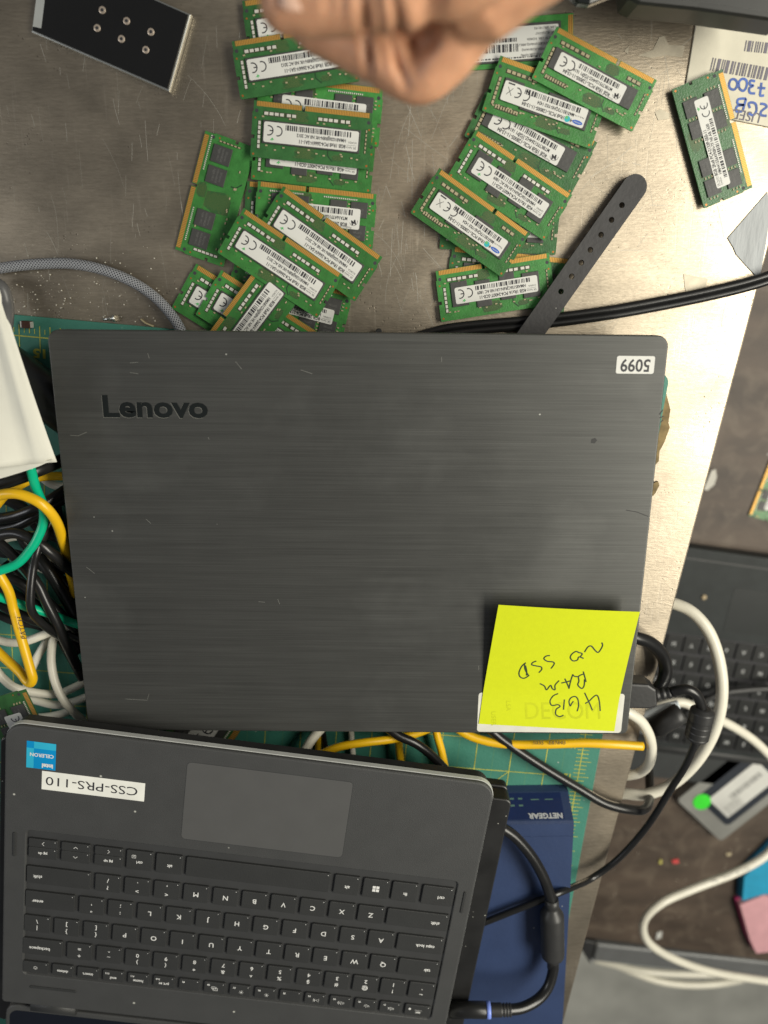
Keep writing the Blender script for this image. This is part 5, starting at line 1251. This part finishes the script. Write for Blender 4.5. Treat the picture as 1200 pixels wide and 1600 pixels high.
# metal bar along the desk edge
ba, bb = P(918, 1478, ZD-.005), P(1215, 1510, ZD-.005)
bv = (bb-ba); bang2 = math.atan2(bv.y, bv.x); br = empty('metal_rail', (ba.x, ba.y, ZD-.04), bang2, 'grey metal rail along the front edge of the dark desk', 'rail')
mb = MB(); bl_ = bv.length+.15; mb.box(.012, -.024, 0, bl_, .003, .033, 0, .003); mb.build('rail_body', M('brushed_grey_rail', (.17, .175, .175), .4, .3), br)
mb = MB(); mb.box(.014, -.036, 0, .48*bl_, -.0245, .020, 0, .001); mb.build('lower_lip', M('light_grey_lip', (.55, .57, .58), .4, .2), br)
mb = MB(); mb.prism([(-.004, -.012), (.0115, -.032), (.0115, .003), (-.004, .004)], -.006, .031, 0, .002); mb.build('end_cap', MT['black_p'], br)

# ------------------------------------------------------------------ hand
def skin():
    m = M('skin', (.60, .31, .18), .50, var=.20, vscale=95, bump=.45, bscale=650); b = m.node_tree.nodes['Principled BSDF']
    b.inputs['Subsurface Weight'].default_value = .15; b.inputs['Subsurface Radius'].default_value = (.004, .0015, .0008); b.inputs['Subsurface Scale'].default_value = 1.0
    return m
MT['skin'] = skin()
HZ = .20
def chain(mb, seq):
    pts = [P(x, y, z) for x, y, z, r in seq]; rs = [s[3] for s in seq]
    sp = spline(pts, 8); n = len(sp); rr = []
    for i in range(n):
        t = i/8; k = min(int(t), len(rs)-2); f = t-k; f = f*f*(3-2*f); rr.append(rs[k]*(1-f)+rs[k+1]*f)
    # rounded ends
    def cap(p, d, r): return [(p+d*r*math.sin(a), r*math.cos(a)) for a in (PI*.16, PI*.3, PI*.42)]
    d0 = (sp[0]-sp[1]).normalized(); d1 = (sp[-1]-sp[-2]).normalized()
    h = cap(sp[0], d0, rr[0])[::-1]; tl = cap(sp[-1], d1, rr[-1])
    mb.tube([p for p, _ in h]+sp+[p for p, _ in tl], [r for _, r in h]+rr+[r for _, r in tl], 20)
mb = MB()
chain(mb, [(985, -350, .215, .029), (895, -240, .212, .027), (812, -132, .208, .027), (752, -58, .205, .023)])           # wrist to palm
chain(mb, [(850, -210, .205, .024), (755, -100, .200, .022), (710, -30, .198, .020)])
chain(mb, [(790, -95, .204, .0180), (740, -8, .198, .0160), (702, 68, .192, .0118), (659, 130, .188, .0072), (606, 92, .184, .0105), (552, 62, .180, .0105), (505, 42, .178, .0098), (480, 28, .177, .0088)])  # index curled
chain(mb, [(790, -110, .190, .017), (725, 0, .180, .014), (668, 88, .176, .0108), (612, 78, .172, .0104), (565, 45, .170, .0098), (520, 15, .170, .009)])  # middle, tucked below
chain(mb, [(790, -130, .175, .016), (715, -35, .166, .013), (660, 40, .160, .010), (610, 25, .157, .0095), (570, 0, .156, .0085)])
chain(mb, [(800, -160, .165, .014), (720, -85, .155, .011), (670, -30, .150, .009), (620, -40, .148, .0085), (590, -55, .148, .0078)])
chain(mb, [(810, -160, .226, .019), (725, -75, .226, .0160), (640, -22, .222, .0128), (590, -8, .218, .0112), (530, -4, .214, .0112), (480, 0, .211, .0108), (452, 4, .210, .0098)])  # thumb on top
ho = mb.build('hand_src', MT['skin'])
rm = ho.modifiers.new('r', 'REMESH'); rm.mode = 'VOXEL'; rm.voxel_size = .0011
sm_ = ho.modifiers.new('s', 'SMOOTH'); sm_.iterations = 7; sm_.factor = .5
dg = bpy.context.evaluated_depsgraph_get(); dg.update()
me = bpy.data.meshes.new_from_object(ho.evaluated_get(dg)); bpy.data.objects.remove(ho)
# skin creases pressed into the surface at the joints
CR = [((520, -30, .226), (516, 34, .220), .0011, .0010), ((535, -30, .226), (533, 36, .220), .0012, .0011), ((510, -28, .226), (505, 32, .220), .0009, .0008), ((586, -32, .228), (590, 30, .222), .0010, .0009),
      ((568, 44, .196), (577, 122, .190), .0017, .0036), ((606, 46, .197), (634, 138, .192), .0017, .0036), ((590, 50, .196), (600, 118, .190), .0010, .0010), ((690, 20, .215), (640, 90, .19), .0040, .0040)]
import numpy as np
co = np.empty(len(me.vertices)*3); me.vertices.foreach_get('co', co); co = co.reshape(-1, 3)
no = np.empty(len(me.vertices)*3); me.vertices.foreach_get('normal', no); no = no.reshape(-1, 3)
camn = np.array(CAM)
dirs = co-camn; tpar = (0.0-camn[2])/dirs[:, 2]; flat = camn[:2]+dirs[:, :2]*tpar[:, None]     # where each skin point projects on the table
depth = co[:, 2]
for a, b, w, dp in CR:
    A_, B_ = np.array(P(*a)), np.array(P(*b)); ab = B_-A_
    t = np.clip(((co-A_)[:, :2] @ ab[:2])/(ab[:2] @ ab[:2]), 0, 1)
    wob = .0006*np.sin(t*9)
    pr_ = A_[:2]+t[:, None]*ab[:2]; dist = np.linalg.norm(co[:, :2]-pr_, axis=1)+wob*0
    zlim = (co[:, 2] > min(a[2], b[2])-.022)
    fade = np.clip(1.2-np.abs(t-.5)*2, 0, 1)
    co -= no*(dp*np.exp(-(dist/w)**2)*fade*zlim)[:, None]
me.vertices.foreach_set('co', co.reshape(-1)); me.update()
me.polygons.foreach_set('use_smooth', [True]*len(me.polygons))
me.materials.clear(); me.materials.append(MT['skin'])
hand = bpy.data.objects.new('person', me); COL.objects.link(hand)
tag(hand, 'bare hand and wrist reaching in from the top, thumb pressed on a curled finger', 'person')
# thumb nail
mb = MB(); nq = [P(x, y, .2225) for x, y in ((470, -24), (446, -22), (436, -12), (436, 2), (446, 12), (470, 13))]
cN = sum(nq, Vector())/6
mb.add([cN+Vector((0, 0, .0004))]+[p-Vector((0, 0, .0022)) for p in nq], [[0, i+1, (i+1) % 6+1] for i in range(6)], 0, True)
mb.build('fingernail', M('nail', (.62, .40, .30), .3), hand)
